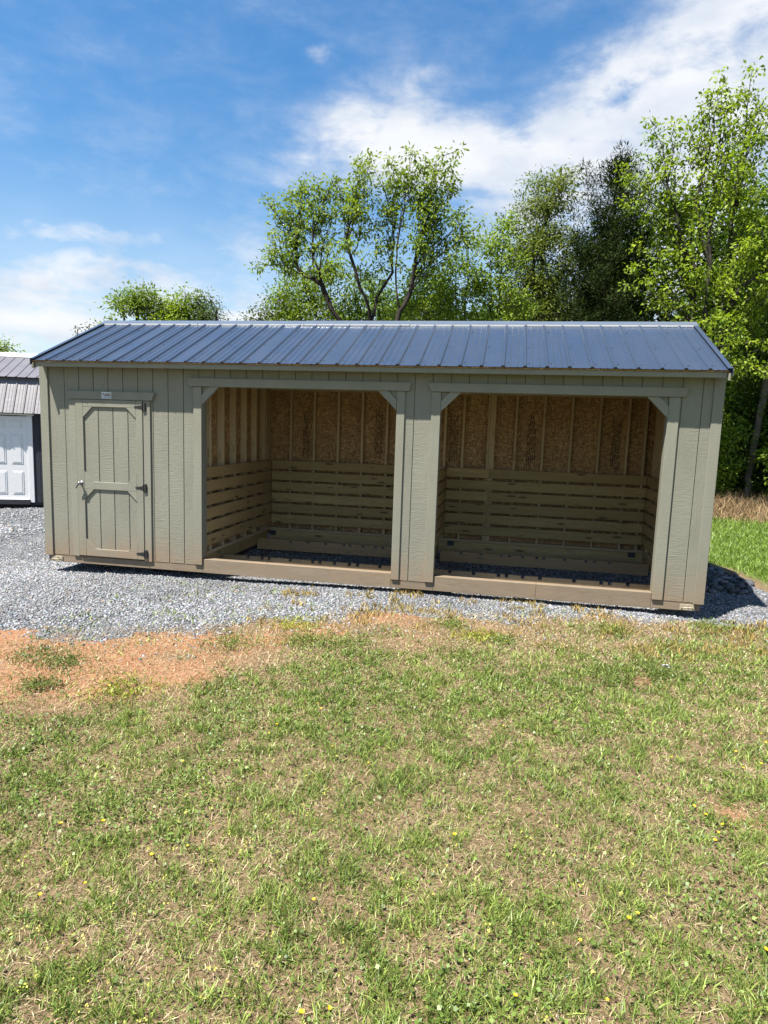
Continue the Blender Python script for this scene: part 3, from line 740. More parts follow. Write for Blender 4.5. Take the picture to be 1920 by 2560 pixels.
# ------------------------------------------------------------------ neighbouring charcoal barn at the left
def build_barn():
    a = 0.35; base = (-5.66, 6.40, -0.42)
    r = root('gambrel_barn', 'charcoal gambrel barn with grey metal roof and white panel door', 'shed', base, a)
    P = lambda mb, n, m, p=None, s=False: mb.build(n, M[m], p or r, s)
    x0, x1, D = -3.6, 1.7, 3.0
    for y in (0.12, 1.4, 2.7): P(MB().box(x0+0.05, x1-0.05, y, y+0.15, 0.0, 0.15), 'skid', 'skid')
    P(MB().box(x0+0.02, x1-0.02, 0.02, D-0.02, 0.15, 0.30), 'floor_frame', 'charcoal')
    w = P(MB().box(x0+0.012, x1-0.012, 0.012, D-0.012, 0.24, 2.40), 'wall', 'charcoal')
    xs = np.arange(x0, x1-0.01, 0.2032)
    for i, xa in enumerate(xs):
        xb = min(xa+0.2032, x1)
        if -0.86 < xa and xb < 0.0: continue
        P(MB().box(xa+0.004, xb-0.004, 0.0, 0.011, 0.22, 2.39), 'siding_board', 'charcoal', w)
    # gable infill under the gambrel
    gp = [(0.05, 2.40), (D-0.05, 2.40), (D-0.35, 3.24), (D/2, 3.80), (0.35, 3.24)]
    for xa, xb in ((x0, x0+0.012), (x1-0.012, x1)): P(MB().prism_x(gp, xa, xb), 'gable', 'charcoal')
    P(MB().box(-1.0, 0.02, -0.05, 0.0, 0.17, 0.285, 0.004), 'step_board', 'charcoal')
    # white door: slab, six raised panels, casing, threshold
    d = P(MB().box(-0.88, -0.002, -0.006, 0.010, 0.30, 2.30), 'door', 'white')
    for (pa, pb) in ((-0.76, -0.50), (-0.38, -0.12)):
        for (za, zb) in ((2.02, 2.20), (1.16, 1.86), (0.42, 0.98)):
            q = P(MB().box(pa, pb, -0.014, -0.0065, za, zb, 0.006), 'door_panel', 'white', d)
            P(MB().box(pa+0.035, pb-0.035, -0.020, -0.0145, za+0.035, zb-0.035, 0.005), 'panel_field', 'white', d)
    P(MB().box(0.0, 0.115, -0.028, -0.001, 0.22, 2.32, 0.003), 'door_casing', 'white')
    P(MB().box(-1.0, -0.885, -0.028, -0.001, 0.22, 2.32, 0.003), 'door_casing', 'white')
    P(MB().box(-1.04, 0.155, -0.034, -0.001, 2.322, 2.40, 0.003), 'door_header', 'white')
    P(MB().box(-0.885, 0.0, -0.05, -0.001, 0.286, 0.299, 0.003), 'threshold', 'white')
    # roof: lower steep and upper shallow sheets with ribs
    def slope(y0, z0, y1, z1, nm):
        rx = np.arange(x0-0.08, x1+0.06, 0.2286); n = Vector((0, -(z1-z0), (y1-y0))).normalized()
        for i in range(0, len(rx)-1, 4):
            seg = rx[i:i+5]; pts = []
            for q in seg[:-1]: pts += [(q, 0.018), (q+0.012, 0.018), (q+0.03, 0), (q+0.085, 0), (q+0.09, 0.003), (q+0.10, 0), (q+0.155, 0), (q+0.16, 0.003), (q+0.17, 0), (q+0.205, 0)]
            pts.append((seg[-1]+0.004, 0.0186)); m_ = len(pts); vs = []
            for (yy, zz) in ((y0, z0), (y1, z1)): vs += [(x, yy+n.y*h, zz+n.z*h) for x, h in pts]
            P(MB().add(vs, [(j, j+1, j+1+m_, j+m_) for j in range(m_-1)]), nm, 'grey_roof')
    slope(-0.20, 2.375, 0.22, 3.23, 'lower_roof_sheet'); slope(0.10, 3.235, D/2, 3.86, 'upper_roof_sheet')
    slope(D+0.20, 2.375, D-0.22, 3.23, 'lower_roof_sheet'); slope(D-0.10, 3.235, D/2, 3.86, 'upper_roof_sheet')
    P(MB().prism_x([(D/2-0.16, 3.80), (D/2, 3.90), (D/2+0.16, 3.80), (D/2+0.16, 3.82), (D/2, 3.925), (D/2-0.16, 3.82)], x0-0.09, x1+0.06), 'ridge_cap', 'white')
    P(MB().box(x0-0.05, x1+0.05, -0.18, -0.01, 2.365, 2.38), 'soffit', 'charcoal')
build_barn()

# ------------------------------------------------------------------ trees
def lobe_points(lobes, y, dens, depth=None, shell=0.35):
    out = []
    for L in lobes:
        cx, cz, rx, rz = L[:4]; ry = depth or max(rx, rz)*0.9; yo = L[4] if len(L) > 4 else 0
        n = max(2, int(dens*(rx*ry*rz)**(0.75)+2))
        u = rng.normal(size=(n, 3)); u /= np.linalg.norm(u, axis=1)[:, None]
        rad = (shell+(1-shell)*rng.random(n))**0.6
        p = u*rad[:, None]*np.array([rx, ry, rz]); out.append(p+np.array([cx, y+yo, cz]))
    return np.concatenate(out)

def skeleton(trunks, tips, up_bias=0.45, step=0.3, wob=0.05):
    pos = []; par = []; plen = []; isT = []
    for tr in trunks:
        tr = [np.array(p, float) for p in tr[0]]+[] if isinstance(tr, tuple) else [np.array(p, float) for p in tr]
        # join to an existing node if it starts on one
        start = -1
        if pos:
            d = np.linalg.norm(np.array(pos)-tr[0], axis=1)
            if d.min() < 0.5: start = int(d.argmin())
        if start < 0:
            pos.append(tr[0]); par.append(-1); plen.append(0.0); start = len(pos)-1
        last = start
        for a, b in zip(tr[:-1], tr[1:]):
            L = np.linalg.norm(b-a); n = max(1, int(L/step))
            for i in range(1, n+1):
                q = a+(b-a)*i/n+rng.normal(size=3)*wob*0.5; pos.append(q); par.append(last); plen.append(plen[last]+L/n); last = len(pos)-1
    nT = len(pos)
    P = np.zeros((nT+len(tips)*14+50, 3)); P[:nT] = pos; PL = np.zeros(len(P)); PL[:nT] = plen; n = nT; par = list(par)
    d0 = np.array([np.min(np.linalg.norm(P[:nT]-t, axis=1)) for t in tips])
    tipnode = []
    for ti in np.argsort(d0):
        t = tips[ti]; dv = t-P[:n]; d = np.linalg.norm(dv, axis=1)+1e-6
        rise = dv[:, 2]/d
        cost = d*(1+1.6*np.clip(up_bias-rise, 0, 2))+0.12*PL[:n]
        b = int(cost.argmin()); L = d[b]
        pd = P[b]-P[par[b]] if par[b] >= 0 else np.array([0, 0, 1.0]); pd = pd/(np.linalg.norm(pd)+1e-6)
        ctrl = P[b]+pd*L*0.35+np.array([0, 0, 0.06*L]); m = min(12, max(1, int(L/step)))
        last = b; L = min(L, 6)
        for i in range(1, m+1):
            s = i/m; q = (1-s)**2*P[b]+2*s*(1-s)*ctrl+s*s*t
            if i < m: q = q+rng.normal(size=3)*wob
            P[n] = q; par.append(last); PL[n] = PL[last]+L/m; last = n; n += 1
        tipnode.append(last)
    par = np.array(par[:n]); P = P[:n]
    cnt = np.zeros(n); cnt[tipnode] += 1
    for i in range(n-1, -1, -1):
        if par[i] >= 0: cnt[par[i]] += cnt[i]
    return P, par, np.maximum(cnt, 1)

def wood_mesh(name, P, par, cnt, r_base, parent, colr, sides=6, rmin=0.006, expo=0.52):
    R = np.maximum(rmin, r_base*(cnt/cnt.max())**expo)
    ids = np.nonzero(par >= 0)[0]; a = P[par[ids]]; b = P[ids]
    t = b-a; t /= np.linalg.norm(t, axis=1)[:, None]+1e-9
    ref = np.where(np.abs(t[:, 2:3]) < 0.9, np.array([[0, 0, 1.0]]), np.array([[1.0, 0, 0]]))
    u = np.cross(t, ref); u /= np.linalg.norm(u, axis=1)[:, None]; v = np.cross(t, u)
    ra = np.minimum(R[par[ids]], R[ids]*1.25+0.002); rb = R[ids]
    ang = np.arange(sides)*2*np.pi/sides
    ring = u[:, None]*np.cos(ang)[None, :, None]+v[:, None]*np.sin(ang)[None, :, None]
    V = np.concatenate([a[:, None]+ring*ra[:, None, None], (b+t*rb[:, None]*0.3)[:, None]+ring*rb[:, None, None]], 1)
    base = (np.arange(len(ids))*2*sides)[:, None]; q = np.arange(sides)
    F = np.stack([base+q, base+(q+1) % sides, base+sides+(q+1) % sides, base+sides+q], -1).reshape(-1, 4)
    C = np.array(colr)[None]*(0.75+0.5*rng.random((len(ids), 1))); C = np.repeat(C, 2*sides, 0)
    return np_mesh(name, V.reshape(-1, 3)-np.array(parent.location), F, np.full(len(F), 4), C, M['bark'], parent, smooth=True)

def leaf_arrays(centers, per, spread, size, colA, colB, droop=0.3, flat=0.6, aspect=0.45, jitter=0.25):
    n = len(centers)*per; c = np.repeat(centers, per, 0)
    off = rng.normal(size=(n, 3))*np.array([spread, spread, spread*0.75]); base = c+off
    d = off/(np.linalg.norm(off, axis=1)[:, None]+1e-6)+rng.normal(size=(n, 3))*0.6; d[:, 2] -= droop
    d /= np.linalg.norm(d, axis=1)[:, None]+1e-6
    nrm = rng.normal(size=(n, 3))*flat+np.array([0, 0, 1.0]); s = np.cross(d, nrm); s /= np.linalg.norm(s, axis=1)[:, None]+1e-6
    nn = np.cross(s, d)
    L = size*(0.6+0.8*rng.random(n))[:, None]; W = L*aspect
    tip = base+d*L; mid = base+d*L*0.5
    V = np.stack([base, mid+s*W*0.5+nn*L*0.08, tip-nn*L*0.06, mid-s*W*0.5+nn*L*0.08], 1)
    g = np.repeat(rng.random(len(centers)), per)*0.6+rng.random(n)*0.4
    C = np.array(colA)[None]*(1-g[:, None])+np.array(colB)[None]*g[:, None]
    C = C*(1-jitter+2*jitter*rng.random((n, 1)))
    return V, C
def leaf_mesh(name, VC, parent, mat='leaf'):
    V = np.concatenate([v for v, c in VC]); C = np.concatenate([c for v, c in VC]); n = len(V)
    F = np.arange(n*4).reshape(n, 4)
    return np_mesh(name, V.reshape(-1, 3)-np.array(parent.location), F, np.full(n, 4), np.repeat(C, 4, 0), M[mat], parent)

def gaps(tips, s=0.9, lo=0.36, seed=5.0):
    # leave irregular holes in a crown
    return tips[(fbm(tips[:, 0]+0.6*tips[:, 1], tips[:, 2], s, 3, seed) > lo)]
def make_tree(name, label, cat, base, trunks, tips, r_base, leaf, bark=(0.10, 0.085, 0.07), group=None, extra=None, twig=0.5, **kw):
    z0 = float(zg(base[0], base[1])); r = root(name, label, cat, (base[0], base[1], z0), 0.0, group)
    P, par, cnt = skeleton(trunks, tips, **kw)
    wood_mesh('trunk', P, par, cnt, r_base, r, bark)
    cs = [leaf_arrays(tips, **leaf)]
    # leaves also along the outer twigs
    tw = P[(cnt <= 1.5) & (par >= 0)]
    if len(tw): cs.append(leaf_arrays(tw[rng.random(len(tw)) < twig], **{**leaf, 'per': max(2, leaf['per']//3), 'spread': leaf['spread']*0.7}))
    if extra is not None: cs += extra
    leaf_mesh('crown', cs, r, kw.get('mat', 'leaf'))
    return r

def fan(stems, ends, y, depth, zmin, extra=1, spacing=0.24, t0=0.35, xmin=-99):
    # long rising shoots from the stems to each point of the outline, tufts along their outer part
    nodes = np.array([np.array(a)+(np.array(b)-np.array(a))*t for st in stems for a, b in zip(st[:-1], st[1:]) for t in np.linspace(0, 1, 8) if True])
    nodes = nodes[nodes[:, 2] > zmin]; shoots = []; tufts = []
    xc = float(np.mean([x for x, z in ends]))
    E = [(x, y+abs(rng.normal())*depth*0.35, z) for x, z in ends]
    for x, z in ends:
        for q in range(extra if x > xmin else 0): E.append((xc+(x-xc)*0.8+rng.normal()*0.2, y+rng.choice([-0.8, 1])*depth*(0.4+0.7*rng.random()), z-0.65-0.9*rng.random()))
    for e in E:
        e = np.array(e); d = e-nodes; c = np.abs(d[:, 0])*1.1+np.abs(d[:, 1])*0.4+0.8*np.abs(d[:, 2]-1.5)+5*(d[:, 2] < 0.15)
        st = nodes[int(c.argmin())]; L = np.linalg.norm(e-st)
        mid = st+(e-st)*0.5+np.array([-0.10*(e[0]-st[0]), 0, 0.06*L])+rng.normal(size=3)*0.06
        shoots.append([tuple(st), tuple(st*0.25+mid*0.75), tuple(mid*0.5+(st+(e-st)*0.62)*0.5+np.array([0, 0, 0.02])), tuple(e)])
        n = max(2, int(L*(1-t0)/spacing))
        for t in np.linspace(t0, 1.0, n):
            p = (1-t)**2*st+2*t*(1-t)*mid+t*t*e; tufts.append(p+rng.normal(size=3)*0.06)
            if rng.random() < 0.55: tufts.append(p+rng.normal(size=3)*np.array([0.22, 0.22, 0.12])+np.array([0, 0, 0.08]))
    return shoots, np.array(tufts)

LEAFY = lambda per=26, spread=0.15, size=0.15, a=(0.075, 0.155, 0.022), b=(0.17, 0.27, 0.03), **k: dict(per=per, spread=spread, size=size, colA=a, colB=b, **k)

def build_trees():
    # the spreading tree behind the shed, three dark stems
    y = 10.0
    lob = [(-0.186, 7.413, 0.85, 0.92), (-0.996, 6.265, 0.38, 0.19), (-0.502, 6.598, 0.7, 0.6), (1.373, 7.519, 0.66, 0.9), (2.753, 7.91, 0.76, 0.85), (3.539, 8.061, 0.41, 0.81), (1.563, 6.34, 1.36, 0.59), (3.179, 6.751, 0.64, 0.54), (4.18, 7.088, 0.41, 0.39), (-0.119, 8.295, 0.2, 0.18), (2.828, 8.932, 0.23, 0.21), (3.669, 8.931, 0.13, 0.21), (0.84, 8.298, 0.16, 0.22), (1.616, 8.592, 0.23, 0.18), (0.6, 7.1, 0.5, 0.7), (2.1, 7.1, 0.5, 0.7), (2.0, 8.2, 0.4, 0.45), (3.9, 7.5, 0.4, 0.5), (-0.95, 7.0, 0.35, 0.4), (0.3, 6.3, 0.6, 0.5), (2.6, 6.2, 0.6, 0.4)]
    tips = lobe_points(lob, y, 98, shell=0.25)
    z0 = float(zg(1.9, 10))
    tr = [[(1.95, y, z0), (1.95, y, 1.6), (2.0, y, 3.2), (2.007, y, 4.73), (1.704, y-0.2, 5.6), (1.315, y-0.3, 6.7)],
          [(1.95, y, 1.6), (1.6, y+0.1, 3.2), (1.09, y, 4.73), (0.54, y, 5.64), (-0.167, y+0.2, 6.2), (-0.3, y+0.2, 7.0)],
          [(0.54, y, 5.64), (0.57, y-0.2, 6.05), (0.1, y-0.4, 7.33)],
          [(2.007, y, 4.73), (2.07, y+0.2, 5.37), (2.44, y+0.3, 6.03), (2.516, y+0.3, 7.05)],
          [(1.95, y, 1.6), (2.45, y-0.1, 3.4), (2.707, y, 4.99), (2.59, y, 6.03), (2.67, y, 6.94), (2.8, y, 8.0)],
          [(2.707, y, 4.99), (3.0, y+0.2, 5.48), (3.08, y+0.2, 6.39), (3.31, y+0.2, 7.25), (3.55, y+0.2, 8.3)]]
    ends = [(-1.095, 7.921), (-0.923, 7.245), (-0.878, 6.944), (-1.289, 6.25), (-0.916, 6.605), (-0.645, 8.129), (-0.12, 8.331), (-0.356, 7.862), (-0.197, 8.078), (0.366, 8.132), (0.529, 7.981), (0.256, 7.623), (0.798, 8.408), (0.96, 8.221), (1.272, 8.354), (1.423, 8.546), (1.613, 8.7), (1.047, 7.892), (0.738, 7.536), (1.781, 8.264), (1.963, 8.615), (2.228, 8.746), (2.427, 8.49), (2.606, 8.801), (2.865, 8.966), (3.025, 8.714), (3.256, 8.564), (3.512, 8.694), (3.662, 9.07), (3.817, 8.507), (3.87, 8.156), (3.914, 8.014), (4.082, 7.586), (3.631, 7.67), (4.585, 7.131), (4.487, 6.868), (4.207, 7.3), (3.606, 7.386), (3.436, 6.962), (3.751, 6.668), (1.514, 8.058), (1.289, 7.703), (1.912, 7.793), (2.441, 8.099), (2.737, 8.337), (3.008, 8.186), (3.352, 8.068), (2.13, 8.216), (-0.515, 7.57), (0.01, 7.814), (3.219, 7.646), (2.264, 7.674), (-0.997, 6.341)]
    sh, tuf = fan(tr, ends+ends[::3], y, 1.0, 5.2, extra=0, spacing=0.30, t0=0.42)
    low = lobe_points([(-0.502, 6.598, 0.5, 0.4), (1.563, 6.34, 1.2, 0.5), (0.3, 6.3, 0.6, 0.45), (3.0, 6.5, 0.6, 0.45)], y, 30)
    tr = tr+sh; tips = np.concatenate([tuf, low])
    make_tree('spreading_tree', 'open spreading tree with dark forked stems rising behind the middle of the roof', 'tree', (1.95, y), tr, tips, 0.115, LEAFY(36, 0.10, 0.115, (0.13, 0.24, 0.03), (0.40, 0.50, 0.055), droop=0.55, aspect=0.40), bark=(0.055, 0.045, 0.038), wob=0.07, twig=0.12)
    # tall bright maple at the right edge
    y = 11.0
    lob = [(10.564, 9.838, 0.92, 0.81), (10.488, 10.645, 0.2, 0.24), (11.173, 10.524, 0.31, 0.32), (9.214, 9.414, 0.33, 0.54), (8.593, 8.268, 0.26, 0.55), (10.092, 8.342, 1.06, 1.08), (11.372, 8.091, 1.03, 1.43), (9.806, 6.874, 1.0, 1.02), (11.313, 6.212, 1.13, 1.26), (9.614, 5.668, 0.67, 0.65), (11.825, 5.142, 0.81, 0.85), (12.9, 7.4, 1.2, 1.8), (12.2, 9.6, 0.7, 1.0), (10.6, 4.6, 0.9, 0.5, -0.8), (11.9, 3.7, 0.8, 0.5, -0.6)]
    tips = lobe_points(lob, y, 92, shell=0.2)
    z0 = float(zg(10.8, y))
    tr = [[(10.75, y, z0), (10.7, y, 2.5), (10.565, y, 4.92), (10.572, y, 6.22), (10.13, y, 7.92), (10.3, y, 9.0)], [(10.572, y, 6.22), (10.5, y+0.2, 7.8), (10.59, y+0.2, 9.15), (10.5, y, 10.3)],
          [(10.7, y, 2.5), (10.3, y+0.2, 5.1), (10.28, y+0.2, 6.2), (9.77, y, 7.3), (9.3, y, 8.6)], [(10.7, y, 2.5), (11.02, y, 4.9), (11.37, y, 5.66), (11.88, y, 6.2), (12.4, y, 7.4)], [(11.02, y, 4.9), (11.11, y+0.3, 7.48), (11.2, y+0.3, 9.3)]]
    ends = [(10.508, 10.863), (10.423, 10.489), (11.146, 10.803), (11.485, 10.149), (10.888, 10.621), (10.133, 10.144), (9.791, 9.878), (10.077, 9.863), (9.058, 9.793), (9.394, 9.735), (9.015, 9.299), (9.252, 8.957), (8.878, 8.931), (8.723, 8.769), (8.475, 8.695), (8.505, 8.313), (8.591, 7.758), (8.84, 7.836), (9.708, 9.432), (10.321, 10.295), (10.698, 10.113), (11.311, 10.318), (11.517, 9.828), (9.112, 7.615), (9.239, 7.1), (8.877, 6.849), (8.793, 6.287), (8.917, 5.805), (9.133, 5.276), (9.277, 8.161), (9.594, 8.36), (9.457, 7.521), (9.957, 8.927), (10.337, 9.239), (10.8, 9.462), (11.192, 9.524), (11.519, 9.024), (10.975, 8.885), (10.114, 8.091), (10.601, 8.572), (11.504, 8.374), (9.732, 7.725), (10.374, 7.497), (11.054, 8.06), (11.578, 7.631), (10.824, 7.066), (10.004, 6.998), (11.483, 6.968), (9.614, 6.664), (11.83, 6.71), (10.273, 6.311), (11.1, 6.3), (9.449, 6.105), (11.761, 5.783), (9.918, 5.58), (10.967, 5.531),
            (12.0, 10.2), (12.4, 9.5), (12.8, 8.9), (13.2, 8.0), (13.4, 7.0), (13.2, 6.0), (12.6, 8.0), (12.4, 6.8), (12.3, 5.4), (12.1, 9.0)]
    sh, tuf = fan(tr, ends, y, 1.1, 4.4, extra=1, xmin=10.3, spacing=0.28, t0=0.4)
    low = lobe_points([(9.9, 5.9, 0.9, 0.7), (11.3, 5.6, 1.0, 0.8), (10.6, 4.6, 0.9, 0.5, -0.8), (11.9, 3.9, 0.8, 0.6, -0.6), (12.6, 6.5, 1.0, 1.2)], y, 34)
    tr = tr+sh; tips = np.concatenate([tuf, low])
    make_tree('maple_tree', 'tall bright yellow-green maple overtopping the right end of the roof', 'tree', (10.75, y), tr, tips, 0.15, LEAFY(30, 0.10, 0.108, (0.16, 0.29, 0.025), (0.50, 0.62, 0.06), droop=0.45, aspect=0.5), bark=(0.075, 0.065, 0.055), twig=0.15)
    # dark red cedar
    y = 13.0; tips = []; z0 = float(zg(8.3, y)); limbs = [[(8.3, y, z0), (8.3, y, 4), (8.36, y, 7), (8.42, y, 9.0), (8.52, y, 10.0)]]
    for i in range(150):
        h = (i+rng.random())/150; zb = 1.6+h*8.0; a = i*2.4+rng.normal()*0.3; L = (0.12+2.25*(1-h)**0.72)*(0.45+0.6*rng.random()); up = 0.45+0.5*h
        bx0, by0 = 8.3+0.22*h, y
        for q in np.linspace(0.3, 1.0, max(3, int(L*7))):
            p = np.array([bx0+math.cos(a)*L*q, by0+math.sin(a)*L*q, zb+L*q*up+0.10*q*q*L])
            tips.append(p+rng.normal(size=3)*0.05); 
            if L > 0.6: tips.append(p+np.array([rng.normal()*0.16, rng.normal()*0.16, -0.05-0.12*rng.random()]))
    for (sx, sz, n_) in ((7.52, 9.62, 7), (7.80, 9.35, 6), (8.15, 9.55, 6), (8.52, 10.05, 9), (9.15, 8.75, 5), (7.25, 8.6, 5)):
        for q in range(n_): tips.append((sx+0.02*q*(1 if sx < 8.3 else -1), y+rng.normal()*0.05, sz-0.13*q))
    tips = np.array(tips)
    leafc = dict(per=36, spread=0.10, size=0.135, colA=(0.018, 0.038, 0.013), colB=(0.065, 0.092, 0.026), droop=-0.75, aspect=0.17, flat=1.0)
    r = root('cedar_tree', 'dark conical cedar behind the right half of the roof', 'tree', (8.3, y, z0))
    P, par, cnt = skeleton(limbs, tips, up_bias=0.3)
    wood_mesh('trunk', P, par, cnt, 0.15, r, (0.075, 0.055, 0.045)); leaf_mesh('crown', [leaf_arrays(tips, **leafc)], r, 'needle')
    # olive toned tree left of the cedar
    y = 14.0; lob = [(6.592, 9.146, 0.83, 0.61), (7.079, 9.583, 0.36, 0.25), (6.281, 8.289, 0.94, 0.77), (6.609, 7.251, 1.14, 1.03), (6.26, 6.051, 1.06, 0.79), (6.9, 5.2, 1.2, 0.8), (6.0, 7.2, 0.6, 0.6)]
    z0 = float(zg(6.6, y))
    make_tree('willow_oak_tree', 'fine-leaved olive green tree just left of the dark cedar', 'tree', (6.6, y), [[(6.6, y, z0), (6.55, y, 3), (6.5, y, 6), (6.5, y, 8.2), (6.9, y, 9.3)]], lobe_points(lob, y, 105), 0.13, LEAFY(44, 0.17, 0.10, (0.14, 0.20, 0.035), (0.31, 0.37, 0.08), aspect=0.38), bark=(0.09, 0.075, 0.06))
    # light saplings between
    def sapling(name, label, x, y, lob, leaf, r=0.045, dens=70, bark=(0.10, 0.08, 0.06), stems=1, group=None):
        z0 = float(zg(x, y)); top = max(l[1]+l[3]*0.5 for l in lob); tr = []
        for s in range(stems):
            L = lob[s % len(lob)] if stems > 1 else max(lob, key=lambda q: q[1])
            xb = x+(s-(stems-1)/2)*0.25
            tr.append([(xb, y, z0), ((xb*2+L[0])/3, y+0.1*s, (z0*2+L[1])/3), ((xb+2*L[0])/3, y+0.1*s, (z0+2*L[1])/3), (L[0], y, L[1])])
        tp = lobe_points(lob, y, dens)
        if name == 'distant_tree': tp = gaps(tp, 0.7, 0.40, x)
        make_tree(name, label, 'tree', (x, y), tr, tp, r, leaf, bark, group)
    bright = LEAFY(40, 0.14, 0.105, (0.18, 0.31, 0.03), (0.42, 0.55, 0.06))
    mid = LEAFY(36, 0.16, 0.115, (0.10, 0.19, 0.025), (0.24, 0.36, 0.05))
    deep = LEAFY(36, 0.2, 0.13, (0.045, 0.095, 0.016), (0.13, 0.22, 0.03))  # leaf colours step darker to stand in for shade in the wood
    sapling('sapling', 'thin bright green sapling beside the spreading tree, poking into the sky', 4.2, 12.0, [(3.994, 7.848, 0.25, 0.2), (4.306, 7.365, 0.21, 0.28), (4.17, 6.77, 0.37, 0.32), (4.203, 6.085, 0.62, 0.6), (4.694, 6.242, 0.33, 0.48), (4.811, 7.157, 0.08, 0.24), (4.3, 4.9, 0.7, 0.6)], bright, stems=2)
    sapling('sapling', 'bright leafy sapling clump left of the olive tree', 5.3, 12.3, [(5.318, 7.662, 0.24, 0.28), (4.947, 7.34, 0.2, 0.28), (5.458, 6.905, 0.58, 0.57), (5.114, 6.049, 0.64, 0.72), (5.73, 5.565, 0.58, 0.48), (5.3, 4.9, 0.8, 0.5)], bright, stems=3)
    sapling('bushy_tree', 'low yellow-green bushy tree at the foot of the spreading tree, right side', 3.3, 11.5, [(3.3, 5.5, 0.9, 0.55), (3.639, 6.35, 0.42, 0.36), (2.7, 5.0, 0.8, 0.5), (3.9, 5.0, 0.7, 0.5)], bright, stems=2)
    sapling('bushy_tree', 'bright bushy tree under the left limbs of the spreading tree', -0.7, 13.5, [(-1.412, 6.2, 0.95, 0.75), (-0.643, 5.717, 1.2, 0.6), (-0.163, 6.4, 1.0, 0.75), (-1.6, 5.0, 1.0, 0.7), (0.1, 5.0, 1.0, 0.7)], LEAFY(38, 0.17, 0.11, (0.15, 0.26, 0.03), (0.36, 0.47, 0.05)), r=0.1, dens=60, stems=3)
    sapling('bushy_tree', 'shaded green tree filling in behind the middle stems', 1.1, 14.0, [(1.071, 6.3, 0.97, 0.75), (1.333, 5.6, 1.2, 0.6), (0.6, 5.0, 1.0, 0.6), (1.9, 5.2, 0.9, 0.7)], mid, r=0.1, dens=60, stems=3)
    sapling('dark_holly_tree', 'dark rounded evergreen behind the right stem of the spreading tree', 2.8, 14.5, [(2.8, 6.5, 0.85, 0.62), (2.8, 5.6, 1.1, 0.7), (3.3, 5.0, 1.0, 0.6)], deep, r=0.1, dens=70, stems=2)
    sapling('young_tree', 'small pale grey-green young tree at the left foot of the spreading tree', -2.6, 14.0, [(-2.172, 5.9, 0.55, 0.6), (-2.55, 5.5, 0.55, 0.4), (-3.0, 5.1, 0.5, 0.45), (-2.1, 5.0, 0.7, 0.5)], LEAFY(22, 0.15, 0.13, (0.08, 0.12, 0.04), (0.16, 0.21, 0.075)), dens=60, stems=2)
    # woodland edge right of the shed
    sapling('woodland_tree', 'grey trunk tree standing in the dry weeds right of the shed', 12.6, 12.9, [(12.9, 6.5, 1.4, 1.2), (13.2, 8.2, 1.2, 1.2), (12.3, 5.0, 0.9, 0.7), (13.3, 4.6, 0.9, 0.7)], mid, r=0.10, dens=50, bark=(0.24, 0.20, 0.165))
    P0 = 0
    for i, (x, y, h, w, lf, lb) in enumerate([
        (11.3, 12.6, 3.4, 0.9, bright, 'sunlit leafy sapling just past the right corner of the shed'),
        (13.6, 11.9, 1.6, 0.6, bright, 'low leafy shrub right of the grey trunk at the edge of the weeds'), (11.9, 13.4, 3.0, 0.8, mid, 'half-shaded sapling close behind the grey trunk on its left'),
        (13.5, 13.4, 3.8, 1.1, mid, 'leafy understory tree right of the grey trunk'),
        (12.1, 14.3, 4.4, 1.2, mid, 'shaded understory tree behind the grey trunk'),
        (14.9, 14.0, 4.6, 1.3, mid, 'broad understory tree at the far right of the wood'),
        (10.4, 14.6, 4.6, 1.3, mid, 'dark understory tree hidden mostly by the right end of the shed'),
        (13.7, 16.0, 6.0, 1.6, deep, 'dark tree deep in the wood at the right')]):
        lob = [(x+rng.normal()*0.25, h*q, w*(1.0-0.25*abs(q-0.5)), h*0.16) for q in (0.12, 0.28, 0.45, 0.6, 0.75, 0.9)]
        sapling('understory_tree', lb, x, y, lob, lf, r=0.06, dens=64, stems=2, group='understory trees at the edge of the wood')
    for i, (x, y, h, w, lb) in enumerate([(9.4, 17.5, 9.2, 2.2, 'deep green tree behind the dark cedar'), (12.4, 18.0, 10.5, 2.4, 'deep green tree behind the bright maple'), (15.5, 17.0, 10.0, 2.4, 'deep green tree beyond the far right edge of the wood'),
                                           (5.0, 18.0, 7.0, 2.0, 'deep green tree low behind the bright saplings'), (7.2, 18.5, 7.4, 2.0, 'deep green tree low behind the olive tree'), (1.8, 19.0, 6.2, 2.0, 'deep green tree low behind the spreading tree'), (17.0, 13.5, 9.0, 2.2, 'green tree outside the right end of the wood')]):
        lob = [(x+rng.normal()*0.5, h*q, w*(1.05-0.5*abs(q-0.45)), h*0.12) for q in (0.2, 0.35, 0.5, 0.65, 0.78, 0.9)]
        sapling('forest_tree', lb, x, y, lob, LEAFY(22, 0.26, 0.24, (0.05, 0.105, 0.018), (0.15, 0.24, 0.035)), r=0.14, dens=26, stems=1, group='background trees of the wood')  # dark leaf colours carry the shadows behind the front trees
    # distant clump beyond the left half of the roof
    far = LEAFY(44, 0.34, 0.2, (0.14, 0.24, 0.03), (0.34, 0.45, 0.06))
    sapling('distant_tree', 'round distant tree, leftmost of the clump above the roof', -17.5, 30, [(-18.1, 8.75, 0.9, 0.7), (-17.2, 9.2, 0.7, 0.65), (-16.4, 9.35, 0.6, 0.55), (-16.7, 8.7, 0.9, 0.6), (-18.9, 8.2, 0.6, 0.5), (-18.4, 9.2, 0.3, 0.35), (-17.5, 7.4, 2.0, 1.0), (-17.5, 5.5, 2.0, 1.2)], far, r=0.25, dens=34, stems=2)
